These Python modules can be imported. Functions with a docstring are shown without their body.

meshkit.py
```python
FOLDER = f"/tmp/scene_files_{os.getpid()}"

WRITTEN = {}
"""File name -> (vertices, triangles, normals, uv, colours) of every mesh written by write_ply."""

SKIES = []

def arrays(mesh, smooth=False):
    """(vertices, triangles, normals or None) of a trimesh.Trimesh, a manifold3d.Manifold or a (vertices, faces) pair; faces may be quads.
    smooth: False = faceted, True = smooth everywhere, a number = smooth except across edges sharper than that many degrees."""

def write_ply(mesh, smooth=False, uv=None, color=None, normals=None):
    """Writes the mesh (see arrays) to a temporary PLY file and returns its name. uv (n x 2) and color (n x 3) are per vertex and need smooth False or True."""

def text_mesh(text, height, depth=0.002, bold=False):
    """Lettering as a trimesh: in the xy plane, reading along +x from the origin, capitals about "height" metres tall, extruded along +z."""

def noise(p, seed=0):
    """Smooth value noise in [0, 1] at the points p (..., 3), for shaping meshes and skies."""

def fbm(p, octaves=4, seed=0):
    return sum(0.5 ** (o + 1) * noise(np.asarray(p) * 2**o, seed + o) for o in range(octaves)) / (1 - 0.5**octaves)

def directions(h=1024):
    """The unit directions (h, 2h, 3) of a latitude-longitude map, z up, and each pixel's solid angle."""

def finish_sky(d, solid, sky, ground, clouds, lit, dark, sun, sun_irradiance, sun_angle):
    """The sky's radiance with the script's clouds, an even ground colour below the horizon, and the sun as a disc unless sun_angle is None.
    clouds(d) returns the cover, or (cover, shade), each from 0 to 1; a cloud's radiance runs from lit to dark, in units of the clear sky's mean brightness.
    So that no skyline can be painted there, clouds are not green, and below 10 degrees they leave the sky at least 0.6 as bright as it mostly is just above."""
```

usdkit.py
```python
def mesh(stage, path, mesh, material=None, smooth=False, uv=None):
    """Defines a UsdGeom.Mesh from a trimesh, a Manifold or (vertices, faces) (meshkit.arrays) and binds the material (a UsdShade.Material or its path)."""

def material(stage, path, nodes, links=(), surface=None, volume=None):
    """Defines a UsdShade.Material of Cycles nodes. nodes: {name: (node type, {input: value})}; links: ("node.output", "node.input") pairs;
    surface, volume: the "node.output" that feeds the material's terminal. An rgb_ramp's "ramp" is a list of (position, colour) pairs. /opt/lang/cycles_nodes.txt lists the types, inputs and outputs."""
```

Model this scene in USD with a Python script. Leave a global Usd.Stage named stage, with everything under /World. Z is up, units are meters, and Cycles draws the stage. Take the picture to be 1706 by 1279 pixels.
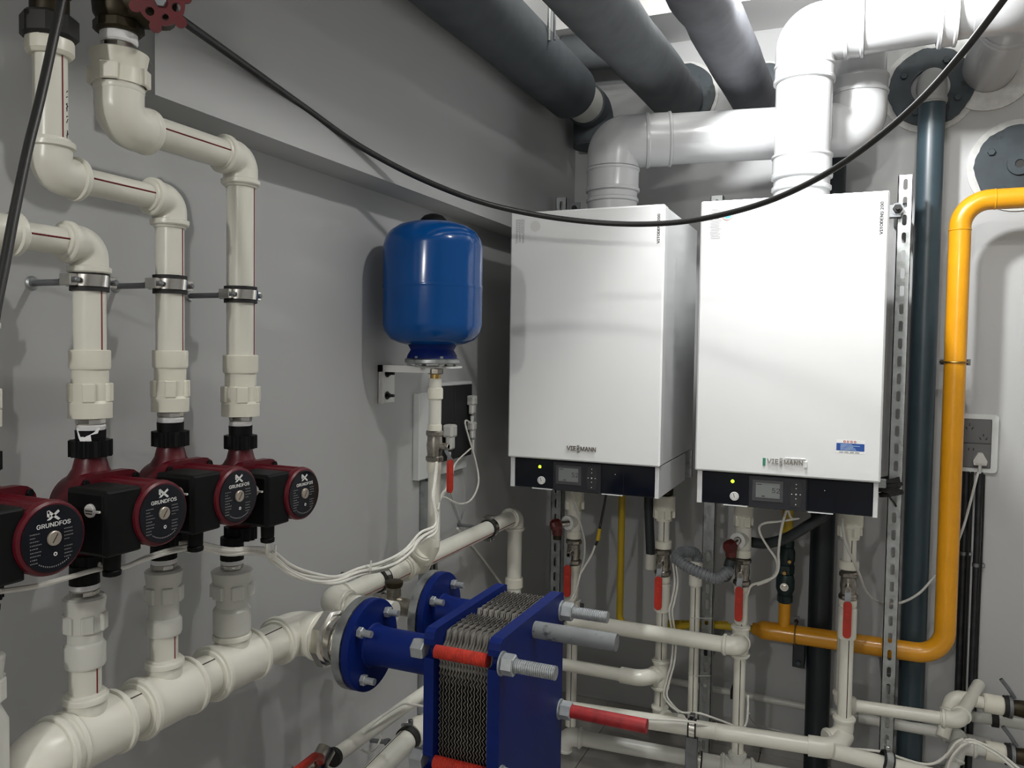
import math, random
import numpy as np
import trimesh, meshkit, usdkit
from shapely.geometry import Polygon, Point
from pxr import Usd, UsdGeom, UsdLux, UsdShade, Sdf, Gf

stage = Usd.Stage.CreateInMemory()
UsdGeom.SetStageUpAxis(stage, UsdGeom.Tokens.z)
UsdGeom.SetStageMetersPerUnit(stage, 1.0)
UsdGeom.Xform.Define(stage, '/World')
UsdGeom.Scope.Define(stage, '/World/Looks')
rnd = random.Random(7)
V = lambda *a: np.array(a, float)

# ------------------------------------------------------------------ camera
F_PX, YAW, PITCH, ROLL, EYE = 1331.46, .406486, .0411834, .0143776, V(1.17, 0, 1.5)
fwd = V(-math.sin(YAW) * math.cos(PITCH), math.cos(YAW) * math.cos(PITCH), -math.sin(PITCH))
r0 = V(math.cos(YAW), math.sin(YAW), 0); u0 = np.cross(r0, fwd)
RGT = math.cos(ROLL) * r0 + math.sin(ROLL) * u0
UPV = -math.sin(ROLL) * r0 + math.cos(ROLL) * u0
cam = UsdGeom.Camera.Define(stage, '/World/camera')
cam.CreateHorizontalApertureAttr(36.0); cam.CreateVerticalApertureAttr(36.0 * 1279 / 1706)
cam.CreateFocalLengthAttr(36.0 * F_PX / 1706)
m = Gf.Matrix4d(1.0)
for i, row in enumerate((RGT, UPV, -fwd, EYE)):
    m.SetRow(i, Gf.Vec4d(*map(float, row), 1.0 if i == 3 else 0.0))
cam.AddTransformOp().Set(m)
cam.CreateExposureAttr(0.14)
cam.CreateClippingRangeAttr((0.05, 100.0))


def at(u, v, **k):
    """The point of the room on the plane x=, y= or z= that lies in the direction of pixel (u, v) of the 1706 x 1279 photograph."""
    d = fwd + RGT * ((u - 853) / F_PX) - UPV * ((v - 639.5) / F_PX)
    (ax, val), = k.items(); i = 'xyz'.index(ax)
    return EYE + d * (val - EYE[i]) / d[i]


# ------------------------------------------------------------------ light: the room's bulbs
def bulb_light(name, p, r, power, col=(1.0, .985, .95)):
    l = UsdLux.SphereLight.Define(stage, '/World/' + name)
    l.AddTranslateOp().Set(Gf.Vec3d(*map(float, p)))
    l.CreateRadiusAttr(r); l.CreateIntensityAttr(power); l.CreateColorAttr(Gf.Vec3f(*col)); l.CreateNormalizeAttr(True)
LAMP_E = V(.64, 2.25, 2.70)
LAMP_A, LAMP_B, LAMP_C, LAMP_D = V(1.32, 1.40, 2.62), V(.70, -1.7, 2.25), V(.98, 1.0, 2.66), V(.925, 2.0, 2.51)
bulb_light('lamp_light', LAMP_A, .03, 6.5)
bulb_light('lamp_light_001', LAMP_B, .05, 21)
bulb_light('lamp_light_002', LAMP_C, .03, 5)
bulb_light('lamp_light_004', LAMP_E, .03, 1.4)
dl = UsdLux.DiskLight.Define(stage, '/World/lamp_light_003')          # a small shaded floodlight turned to the back right corner
dz = -V(.50, .60, -.62) / np.linalg.norm(V(.50, .60, -.62)); dx_ = np.cross(V(0, 0, 1), dz); dx_ /= np.linalg.norm(dx_); m = Gf.Matrix4d(1.0)
for i, row in enumerate((dx_, np.cross(dz, dx_), dz, LAMP_D)): m.SetRow(i, Gf.Vec4d(*map(float, row), 1.0 if i == 3 else 0.0))
dl.AddTransformOp().Set(m); dl.CreateRadiusAttr(.05); dl.CreateIntensityAttr(6.6); dl.CreateNormalizeAttr(True); dl.CreateColorAttr(Gf.Vec3f(.985, .995, 1.0))

# ------------------------------------------------------------------ materials
MATS = {}
def mat(name, col, rough=.5, metal=0., var=0., scale=8., bump=0., bscale=60., coat=0., ior=1.5, rvar=0., stain=None, emit=0., stretch=(1, 1, 1)):
    n = {'p': ('principled_bsdf', {'base_color': col, 'roughness': rough, 'metallic': metal, 'ior': ior})}
    l = []
    if coat: n['p'][1]['coat_weight'] = coat; n['p'][1]['coat_roughness'] = .08
    if emit: n['p'][1]['emission_color'] = col; n['p'][1]['emission_strength'] = emit
    if var or bump or rvar or stain:
        n['g'] = ('texture_coordinate', {})
        n['mp'] = ('mapping', {'scale': stretch}); l.append(('g.object', 'mp.vector'))
    if var or rvar:
        n['n'] = ('noise_texture', {'scale': scale, 'detail': 4.0}); l.append(('mp.vector', 'n.vector'))
    if var:
        lo, hi = [c * (1 - var) for c in col], [min(1, c * (1 + var)) for c in col]
        n['r'] = ('rgb_ramp', {'ramp': [(.3, lo), (.7, hi)]})
        l += [('n.fac', 'r.fac')]
        last = 'r.color'
        if stain:
            n['n2'] = ('noise_texture', {'scale': stain[1], 'detail': 6.0, 'roughness': .7}); l.append(('mp.vector', 'n2.vector'))
            n['r2'] = ('rgb_ramp', {'ramp': [(stain[2], (0, 0, 0)), (stain[2] + .08, (1, 1, 1))]}); l.append(('n2.fac', 'r2.fac'))
            n['mx'] = ('mix_color', {'b': stain[0]}); l += [('r2.color', 'mx.fac'), ('r.color', 'mx.a')]; last = 'mx.result'
        l.append((last, 'p.base_color'))
    if rvar:
        n['rr'] = ('map_range', {'from_min': .3, 'from_max': .7, 'to_min': max(0, rough - rvar), 'to_max': rough + rvar}); l += [('n.fac', 'rr.value'), ('rr.result', 'p.roughness')]
    if bump:
        n['bn'] = ('noise_texture', {'scale': bscale, 'detail': 3.0}); l.append(('mp.vector', 'bn.vector'))
        n['b'] = ('bump', {'strength': bump, 'distance': .002}); l += [('bn.fac', 'b.height'), ('b.normal', 'p.normal')]
    MATS[name] = usdkit.material(stage, '/World/Looks/' + name, n, l, surface='p.BSDF')

mat('wall_paint', (.455, .46, .46), .55, var=.03, scale=1.5, bump=.12, bscale=14)
mat('ceiling_paint', (.74, .74, .73), .6, var=.02, scale=2)
mat('floor_tile', (.42, .40, .37), .25, var=.08, scale=5, rvar=.05)
mat('skirting_tile', (.30, .29, .27), .3, var=.08, scale=6)
mat('grout', (.06, .06, .06), .9)
mat('white_plastic_pipe', (.70, .69, .61), .30, var=.03, scale=6)
mat('aged_plastic_pipe', (.62, .62, .57), .36, var=.05, scale=9)
mat('moulded_fitting', (.72, .70, .60), .33, var=.03, scale=12)
mat('red_line', (.16, .012, .014), .5)
mat('dark_line', (.05, .035, .03), .5)
mat('ink', (.02, .02, .02), .6)
mat('chrome', (.60, .58, .54), .18, 1., var=.05, scale=20, rvar=.05)
mat('nickel_brass', (.38, .355, .31), .28, 1., var=.1, scale=30, rvar=.08)
mat('galvanised', (.42, .44, .44), .42, 1., var=.18, scale=35, rvar=.1)
mat('galvanised_dull', (.22, .23, .24), .5, .9, var=.2, scale=30, rvar=.1)
mat('zinc_nut', (.36, .38, .39), .45, .6, var=.12, scale=40)
mat('grey_bar', (.17, .18, .185), .6, .2, var=.15, scale=20, stain=((.05, .055, .06), 30, .58))
mat('brass', (.45, .30, .10), .35, 1., var=.2, scale=25)
mat('dark_brass', (.030, .023, .011), .45, .6, var=.3, scale=18)
mat('black_iron', (.016, .016, .015), .42, .3, var=.3, scale=25)
mat('black_plastic', (.0035, .004, .0042), .5, var=.2, scale=30, ior=1.26)
mat('matt_black', (.012, .013, .014), .6)
mat('black_gloss', (.004, .005, .009), .10, ior=1.4)
mat('panel_grey', (.018, .019, .024), .24)
mat('bezel_grey', (.05, .052, .055), .3)
mat('lcd', (.16, .17, .165), .25)
mat('lcd_ink', (.02, .022, .02), .5)
mat('rubber', (.012, .012, .012), .65, var=.2, scale=40)
mat('black_cable', (.010, .010, .009), .42)
mat('cable_white', (.70, .69, .63), .42, var=.05, scale=30)
mat('cable_grey', (.52, .52, .49), .45)
mat('tape', (.82, .82, .82), .6, bump=.5, bscale=180)
mat('pump_red', (.085, .0025, .008), .36, var=.08, scale=25, bump=.12, bscale=160, ior=1.42)
mat('wheel_red', (.11, .003, .007), .42, var=.15, scale=25)
mat('lever_red', (.40, .022, .010), .42, var=.08, scale=30)
mat('rod_red', (.42, .028, .014), .5, var=.25, scale=60, bump=.3, bscale=150)
mat('sleeve_red', (.28, .010, .012), .55, var=.35, scale=40)
mat('label_silver', (.62, .62, .60), .5)
mat('plug_tan', (.42, .37, .31), .35, .6)
mat('tank_blue', (.0008, .060, .240), .16, var=.04, scale=5, ior=1.42)
mat('exchanger_blue', (.0012, .011, .105), .50, var=.12, scale=14, bump=.12, bscale=70, ior=1.28)
mat('plate_steel', (.22, .21, .19), .42, .75, var=.15, scale=30)
mat('gasket', (.012, .012, .012), .6)
mat('boiler_white', (.76, .77, .77), .16, coat=.3)
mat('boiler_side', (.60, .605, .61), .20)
mat('flue_white', (.42, .425, .43), .24, var=.02, scale=6)
mat('print_pale', (.20, .20, .20), .6)
mat('bracket_white', (.72, .72, .70), .45)
mat('yellow_paint', (.72, .315, .008), .30, var=.06, scale=12, bump=.08, bscale=40, coat=.2)
mat('yellow_hose', (.50, .34, .012), .40, var=.06, scale=15)
mat('pipe_slate', (.032, .052, .064), .38, var=.1, scale=10)
mat('pipe_slate_dark', (.010, .015, .019), .42, var=.12, scale=10)
mat('elbow_grey', (.28, .28, .27), .5, var=.1, scale=18)
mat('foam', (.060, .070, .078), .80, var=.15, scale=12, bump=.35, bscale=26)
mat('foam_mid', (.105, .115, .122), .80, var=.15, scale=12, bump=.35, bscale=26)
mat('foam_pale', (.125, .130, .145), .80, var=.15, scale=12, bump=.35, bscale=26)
mat('slate_flange', (.030, .042, .050), .55, var=.25, scale=18, stain=((.012, .018, .018), 14, .6))
mat('plaster', (.60, .60, .58), .9, var=.1, scale=40, bump=.6, bscale=90)
mat('hose_grey', (.17, .18, .19), .5)
mat('hose_dark', (.025, .032, .034), .5)
mat('valve_redbrown', (.10, .012, .010), .45, var=.2, scale=40)
mat('valve_teal', (.012, .030, .030), .4, .2, var=.4, scale=35)
mat('socket_grey', (.12, .12, .12), .45)
mat('socket_white', (.62, .64, .63), .35)
mat('conduit', (.03, .032, .034), .4, .4, var=.3, scale=30)
mat('green_tab', (.035, .22, .14), .4)
mat('clear_strip', (.70, .71, .69), .12)
mat('sticker_white', (.80, .81, .80), .5)
mat('sticker_blue', (.015, .07, .30), .4)
mat('sticker_pale', (.35, .48, .68), .4)
mat('sticker_red', (.45, .07, .05), .5)
mat('print_grey', (.33, .33, .33), .6)
mat('emblem_sky', (.12, .52, .85), .4)
mat('emblem_pink', (.80, .35, .32), .4)
mat('led_green', (.45, 1.0, .02), .4, emit=2.5)
mat('wood_door', (.35, .34, .32), .5)


# ------------------------------------------------------------------ mesh helpers (all return (vertices, triangles))
def nrm(a): a = np.asarray(a, float); return a / np.linalg.norm(a)

def perp(d):
    d = nrm(d); a = np.cross(d, (0, 0, 1.0) if abs(d[2]) < .9 else (0, 1.0, 0)); a = nrm(a)
    return a, np.cross(d, a)

def join(*ms):
    ms = [x for x in ms if x is not None]; v, f, n = [], [], 0
    for a, b in ms: v.append(a); f.append(np.asarray(b) + n); n += len(a)
    return np.vstack(v), np.vstack(f)

def grid_faces(n, k, wrap=True):
    i, j = np.meshgrid(np.arange(n - 1), np.arange(k if wrap else k - 1), indexing='ij'); j2 = (j + 1) % k
    q = np.stack([i * k + j, i * k + j2, (i + 1) * k + j2, (i + 1) * k + j], -1).reshape(-1, 4)
    return np.vstack([q[:, [0, 1, 2]], q[:, [0, 2, 3]]])

def tube(pts, r, n=14, cap=True):
    p = np.asarray(pts, float); k = len(p); r = np.broadcast_to(np.asarray(r, float), (k,))
    t = np.gradient(p, axis=0) if k > 2 else np.repeat([p[1] - p[0]], 2, 0)
    t /= np.linalg.norm(t, axis=1, keepdims=True) + 1e-12
    a, _ = perp(t[0]); A = [a]
    for i in range(1, k):
        a = A[-1] - t[i] * (A[-1] @ t[i]); A.append(nrm(a))
    A = np.array(A); B = np.cross(t, A); g = np.arange(n) * 2 * np.pi / n
    v = p[:, None] + r[:, None, None] * (np.cos(g)[None, :, None] * A[:, None] + np.sin(g)[None, :, None] * B[:, None])
    v = v.reshape(-1, 3); f = grid_faces(k, n)
    if cap:
        a = len(v); v = np.vstack([v, p[:1], p[-1:]]); j = np.arange(n); j2 = (j + 1) % n
        f = np.vstack([f, np.stack([j2, j, np.full(n, a)], 1), np.stack([(k - 1) * n + j, (k - 1) * n + j2, np.full(n, a + 1)], 1)])
    return v, f

def rod(p, q, r, n=18): return tube([p, q], r, n)

def lathe(prof, o=(0, 0, 0), d=(0, 0, 1), n=28, phase=0.):
    """prof: (distance along d, radius) pairs; both ends are closed."""
    o = np.asarray(o, float); d = nrm(d); a, b = perp(d); g = np.arange(n) * 2 * np.pi / n + phase
    ring = np.cos(g)[:, None] * a + np.sin(g)[:, None] * b
    v = np.vstack([o + d * t + ring * r for t, r in prof]); f = grid_faces(len(prof), n)
    k = len(v); v = np.vstack([v, o + d * prof[0][0], o + d * prof[-1][0]]); j = np.arange(n); j2 = (j + 1) % n; e = (len(prof) - 1) * n
    f = np.vstack([f, np.stack([j2, j, np.full(n, k)], 1), np.stack([e + j, e + j2, np.full(n, k + 1)], 1)])
    return v, f

def ring(o, d, r_in, r_out, h, n=28):
    """A washer-like band of height h centred on o."""
    o = np.asarray(o, float); d = nrm(d); a, b = perp(d); g = np.arange(n) * 2 * np.pi / n
    rg = np.cos(g)[:, None] * a + np.sin(g)[:, None] * b
    v = np.vstack([o + d * t + rg * r for t, r in ((-h / 2, r_in), (-h / 2, r_out), (h / 2, r_out), (h / 2, r_in), (-h / 2, r_in))])
    return v, grid_faces(5, n)

def hexa(o, d, r, L, n=6, phase=0.):
    c = min(.12 * r, .2 * L)
    return lathe([(0, r - c), (c, r), (L - c, r), (L, r - c)], o, d, n, phase)

def box(lo, hi, b=0.):
    lo, hi = np.minimum(lo, hi).astype(float), np.maximum(lo, hi).astype(float)
    b = min(b, (hi - lo).min() * .45)
    if b <= 0:
        t = trimesh.creation.box(bounds=[lo, hi]); return np.array(t.vertices), np.array(t.faces)
    pts = []
    for s in np.ndindex(2, 2, 2):
        c = np.where(s, hi, lo); sg = np.where(s, -1, 1)
        for i in range(3):
            p = c + sg * b; p[i] = c[i]; pts.append(p)
            q = c + sg * b * .3; q[i] = c[i] + sg[i] * b * .3
        pts.append(c + sg * b * .42)
    h = trimesh.convex.convex_hull(np.array(pts)); return np.array(h.vertices), np.array(h.faces)

def move(mesh, o=(0, 0, 0), x=None, y=None, s=1.0):
    """Maps the mesh's x and y axes to the directions x and y (z = x cross y) and its origin to o."""
    v, f = meshkit.arrays(mesh)[:2] if not isinstance(mesh, tuple) else mesh
    v = np.asarray(v) * s
    if x is not None: x, y = nrm(x), nrm(y); v = v @ np.array([x, y, np.cross(x, y)])
    return v + np.asarray(o, float), f

def prism(poly, depth, o=(0, 0, 0), x=(1, 0, 0), y=(0, 0, 1)):
    p = poly if hasattr(poly, 'exterior') else Polygon(poly)
    return move(trimesh.creation.extrude_polygon(p, depth, engine='earcut'), o, x, y)

def rrect(w, h, r, cx=0, cy=0, n=4):
    return Polygon([(cx - w / 2 + r, cy - h / 2 + r), (cx + w / 2 - r, cy - h / 2 + r), (cx + w / 2 - r, cy + h / 2 - r), (cx - w / 2 + r, cy + h / 2 - r)]).buffer(r, quad_segs=n)

def fillet(pts, rad, k=7):
    p = [np.asarray(q, float) for q in pts]; out = [p[0]]
    for a, b, c in zip(p, p[1:], p[2:]):
        u, w = nrm(a - b), nrm(c - b); ang = math.acos(np.clip(u @ w, -1, 1))
        L = min(rad / math.tan(ang / 2), .49 * np.linalg.norm(a - b), .49 * np.linalg.norm(c - b)); R = L * math.tan(ang / 2)
        ctr = b + nrm(u + w) * R / math.sin(ang / 2); s, e = b + u * L, b + w * L
        h = nrm(s - ctr); tdir = nrm(-u); sweep = math.pi - ang
        for i in range(k + 1):
            th = sweep * i / k; out.append(ctr + R * (math.cos(th) * h + math.sin(th) * tdir))
    out.append(p[-1]); return np.array(out)

def spline(pts, k=10):
    p = np.asarray(pts, float); p = np.vstack([2 * p[0] - p[1], p, 2 * p[-1] - p[-2]]); out = []
    for i in range(1, len(p) - 2):
        for s in np.arange(k) / k:
            a, b, c, d = p[i - 1:i + 3]
            out.append(.5 * (2 * b + (c - a) * s + (2 * a - 5 * b + 4 * c - d) * s * s + (3 * b - 3 * c + d - a) * s ** 3))
    out.append(p[-2]); return np.array(out)

def lipp(r, lip): return [(0, r - .0004), (.002, r + lip), (.0085, r + lip), (.0105, r + lip * .6), (.0112, r * .955), (.0125, r * .95), (.0145, r * .925), (.0150, r * .86)]

def elbow(c, a, b, r, L, lip=.004, R=None):
    """A moulded 90 degree pipe fitting at corner c with sockets towards a and b."""
    c, a, b = np.asarray(c, float), nrm(a), nrm(b)
    m = tube(fillet([c + a * L, c, c + b * L], R or r * 1.15, 9), r, 24)
    if lip: m = join(m, *[lathe(lipp(r, lip), c + d * (L - .011), d, 28) for d in (a, b)])
    return m

def tee(c, ax, br, r, L, rb, Lb, lip=.004):
    c, ax, br = np.asarray(c, float), nrm(ax), nrm(br)
    m = join(lathe([(-L, r), (L, r)], c, ax, 28), lathe([(0, rb), (Lb, rb)], c, br, 28))
    return join(m, *[lathe(lipp(r, lip), c + ax * s * (L - .011), ax * s, 28) for s in (-1, 1)], lathe(lipp(rb, lip * .8), c + br * (Lb - .011), br, 28))

def stripe(p, q, r, toward, w=.0013):
    """The printed line along a pipe, on the side that faces `toward`."""
    p, q = np.asarray(p, float), np.asarray(q, float); d = nrm(q - p); t = np.asarray(toward, float); t = nrm(t - d * (t @ d))
    return tube([p + t * r, q + t * r], w, 4)

def text(s, h, o, x, y, depth=.0006, bold=False, width=None):
    t = meshkit.text_mesh(s, h, depth, bold)
    if width: t.apply_scale([width / t.bounds[1][0], 1, 1])
    return move(t, o, x, y)


# ------------------------------------------------------------------ things
USED = {}
def numbered(path):
    k = USED.get(path, 0); USED[path] = k + 1
    return path if k == 0 else f'{path}_{k:03d}'

class Thing:
    def __init__(s, name, label, cat, loc=(0, 0, 0), group=None, kind=None):
        s.name, s.loc = name, np.asarray(loc, float)
        s.path = numbered('/World/' + name)
        x = UsdGeom.Xform.Define(stage, s.path); x.AddTranslateOp().Set(Gf.Vec3d(*map(float, s.loc))); s.prim = x.GetPrim()
        tag(s.prim, label, cat, group, kind); s.label, s.cat, s.group = label, cat, group

    def part(s, name, mesh, material, label=None, under=None, smooth=35, kind=None):
        p = numbered((under or s.path) + '/' + name)
        v, f = mesh if isinstance(mesh, tuple) else meshkit.arrays(mesh)[:2]
        if under is None or True: v = np.asarray(v) - s.loc
        pr = usdkit.mesh(stage, p, (v, f), MATS[material], smooth=smooth).GetPrim()
        if label: pr.SetCustomDataByKey('label', label)
        if kind: pr.SetCustomDataByKey('kind', kind)
        return p

def tag(prim, label=None, cat=None, group=None, kind=None):
    for k, val in (('label', label), ('category', cat), ('group', group), ('kind', kind)):
        if val: prim.SetCustomDataByKey(k, val)

def one(name, mesh, material, label, cat, group=None, smooth=35):
    """A thing that is one piece."""
    v, f = mesh if isinstance(mesh, tuple) else meshkit.arrays(mesh)[:2]
    v = np.asarray(v); base = np.append(v[:, :2].mean(0), v[:, 2].min())
    p = numbered('/World/' + name)
    g = usdkit.mesh(stage, p, (v - base, f), MATS[material], smooth=smooth); UsdGeom.Xformable(g).AddTranslateOp().Set(Gf.Vec3d(*map(float, base)))
    tag(g.GetPrim(), label, cat, group)

def dup(first, loc, label, x=(1, 0, 0), y=(0, 1, 0), group=None):
    """A copy of a thing with copies of its parts; x and y are where its own x and y axes point."""
    p = numbered('/World/' + first.name); xf = UsdGeom.Xform.Define(stage, p); z = np.cross(nrm(x), nrm(y))
    m = Gf.Matrix4d(1.0)
    for i, row in enumerate((nrm(x), nrm(y), z, loc)): m.SetRow(i, Gf.Vec4d(*map(float, row), 1.0 if i == 3 else 0.0))
    pr = xf.GetPrim(); pr.GetReferences().AddInternalReference(first.prim.GetPath())
    xf.ClearXformOpOrder(); xf.AddTransformOp().Set(m)
    pr.SetInstanceable(True); tag(pr, label, first.cat, group or first.group)

def struct(name, mesh, material, under=None, smooth=False):
    p = numbered((under or '/World') + '/' + name)
    g = usdkit.mesh(stage, p, mesh, MATS[material], smooth=smooth)
    if under is None: g.GetPrim().SetCustomDataByKey('kind', 'structure')
    return p

X, Y, Z = V(1, 0, 0), V(0, 1, 0), V(0, 0, 1)

# ================================================================== the room
RX, RY0, RY1, RZ = 4.3, -2.9, 3.1, 2.86
wl = struct('wall_left', box((-.12, RY0, 0), (0, RY1 + .12, RZ)), 'wall_paint')
struct('wall_back', box((0, RY1, 0), (RX, RY1 + .12, RZ)), 'wall_paint')
struct('wall_right', box((RX, RY0, 0), (RX + .12, RY1 + .12, RZ)), 'wall_paint')
fr = join(box((-.12, RY0 - .12, 0), (.42, RY0, RZ)), box((1.22, RY0 - .12, 0), (RX + .12, RY0, RZ)), box((.42, RY0 - .12, 2.05), (1.22, RY0, RZ)))
struct('wall_front', fr, 'wall_paint')
struct('ceiling', box((-.12, RY0 - .12, RZ), (RX + .12, RY1 + .12, RZ + .12)), 'ceiling_paint')
struct('trim', box((0, .987, 1.912), (.1, RY1, RZ)), 'wall_paint')          # the wall beam on the left
struct('trim', box((.1, 2.825, 2.69), (RX, RY1, RZ)), 'ceiling_paint')        # the ceiling beam at the back
d1 = UsdGeom.Xform.Define(stage, '/World/door_1'); d1.GetPrim().SetCustomDataByKey('kind', 'structure')
struct('door_frame', join(box((.42, RY0 - .12, 0), (.46, RY0 + .01, 2.05)), box((1.18, RY0 - .12, 0), (1.22, RY0 + .01, 2.05)), box((.42, RY0 - .12, 2.01), (1.22, RY0 + .01, 2.05))), 'bracket_white', '/World/door_1')
struct('door_leaf', box((.46, RY0 - .09, .01), (1.18, RY0 - .05, 2.01), .003), 'wood_door', '/World/door_1')
struct('door_handle', join(rod((1.12, RY0 - .05, 1.0), (1.12, RY0, 1.0), .009), rod((1.12, RY0, 1.0), (1.0, RY0, 1.0), .009)), 'chrome', '/World/door_1')
fl = UsdGeom.Xform.Define(stage, '/World/floor'); fl.GetPrim().SetCustomDataByKey('kind', 'structure')
struct('screed', box((0, RY0, -.1), (RX, RY1, -.004)), 'grout', '/World/floor')
TX = [0, .28, .88, 1.48, 2.08, 2.68, RX]; TY = [RY0, -2.4, -1.8, -1.2, -.6, 0, .6, 1.2, 1.8, 2.4, RY1]
for a, b in zip(TX, TX[1:]):
    for c, d in zip(TY, TY[1:]):
        struct('tile', box((a + .0015, c + .0015, -.02), (b - .0015, d - .0015, rnd.uniform(-.0004, .0004)), .0012), 'floor_tile', '/World/floor')
bb = UsdGeom.Xform.Define(stage, '/World/baseboard_back'); bb.GetPrim().SetCustomDataByKey('kind', 'structure')
for a, b in zip(TX, TX[1:]): struct('tile', box((a + .001, RY1 - .010, 0), (b - .001, RY1, .085), .001), 'skirting_tile', '/World/baseboard_back')
bl = UsdGeom.Xform.Define(stage, '/World/baseboard_left'); bl.GetPrim().SetCustomDataByKey('kind', 'structure')
for c, d in zip(TY, TY[1:]): struct('tile', box((0, c + .001, 0), (.010, d - .001, .085), .001), 'skirting_tile', '/World/baseboard_left')

# the lamps that light the room hang just above and behind the view
for p, lab in ((LAMP_A, 'white bulb holder hanging on a cord in front of the right boiler'), (LAMP_B, 'white bulb holder hanging on a cord near the door'), (LAMP_C, 'white bulb holder hanging on a cord, nearest the viewer'), (LAMP_D, 'white lamp holder hanging on a cord beside the ceiling beam'), (LAMP_E, 'white bulb holder hanging between the ceiling pipes')):
    t = Thing('pendant_lamp', lab, 'lamp', (p[0], p[1], RZ))
    t.part('ceiling_rose', lathe([(0, .045), (.02, .04), (.03, .012)], (p[0], p[1], RZ), -Z), 'bracket_white')
    t.part('cord', rod((p[0], p[1], RZ - .02), (p[0], p[1], p[2] + .14), .004, 8), 'cable_white')
    t.part('lamp_holder', lathe([(0, .012), (.01, .021), (.055, .021), (.06, .018)], (p[0], p[1], p[2] + .15), -Z), 'bracket_white')

# ================================================================== left wall: pump manifold
MX = .125
PY = [.672, .842, .993, 1.158]
PUMP_Z = [1.262, 1.262, 1.262, 1.240]

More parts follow.
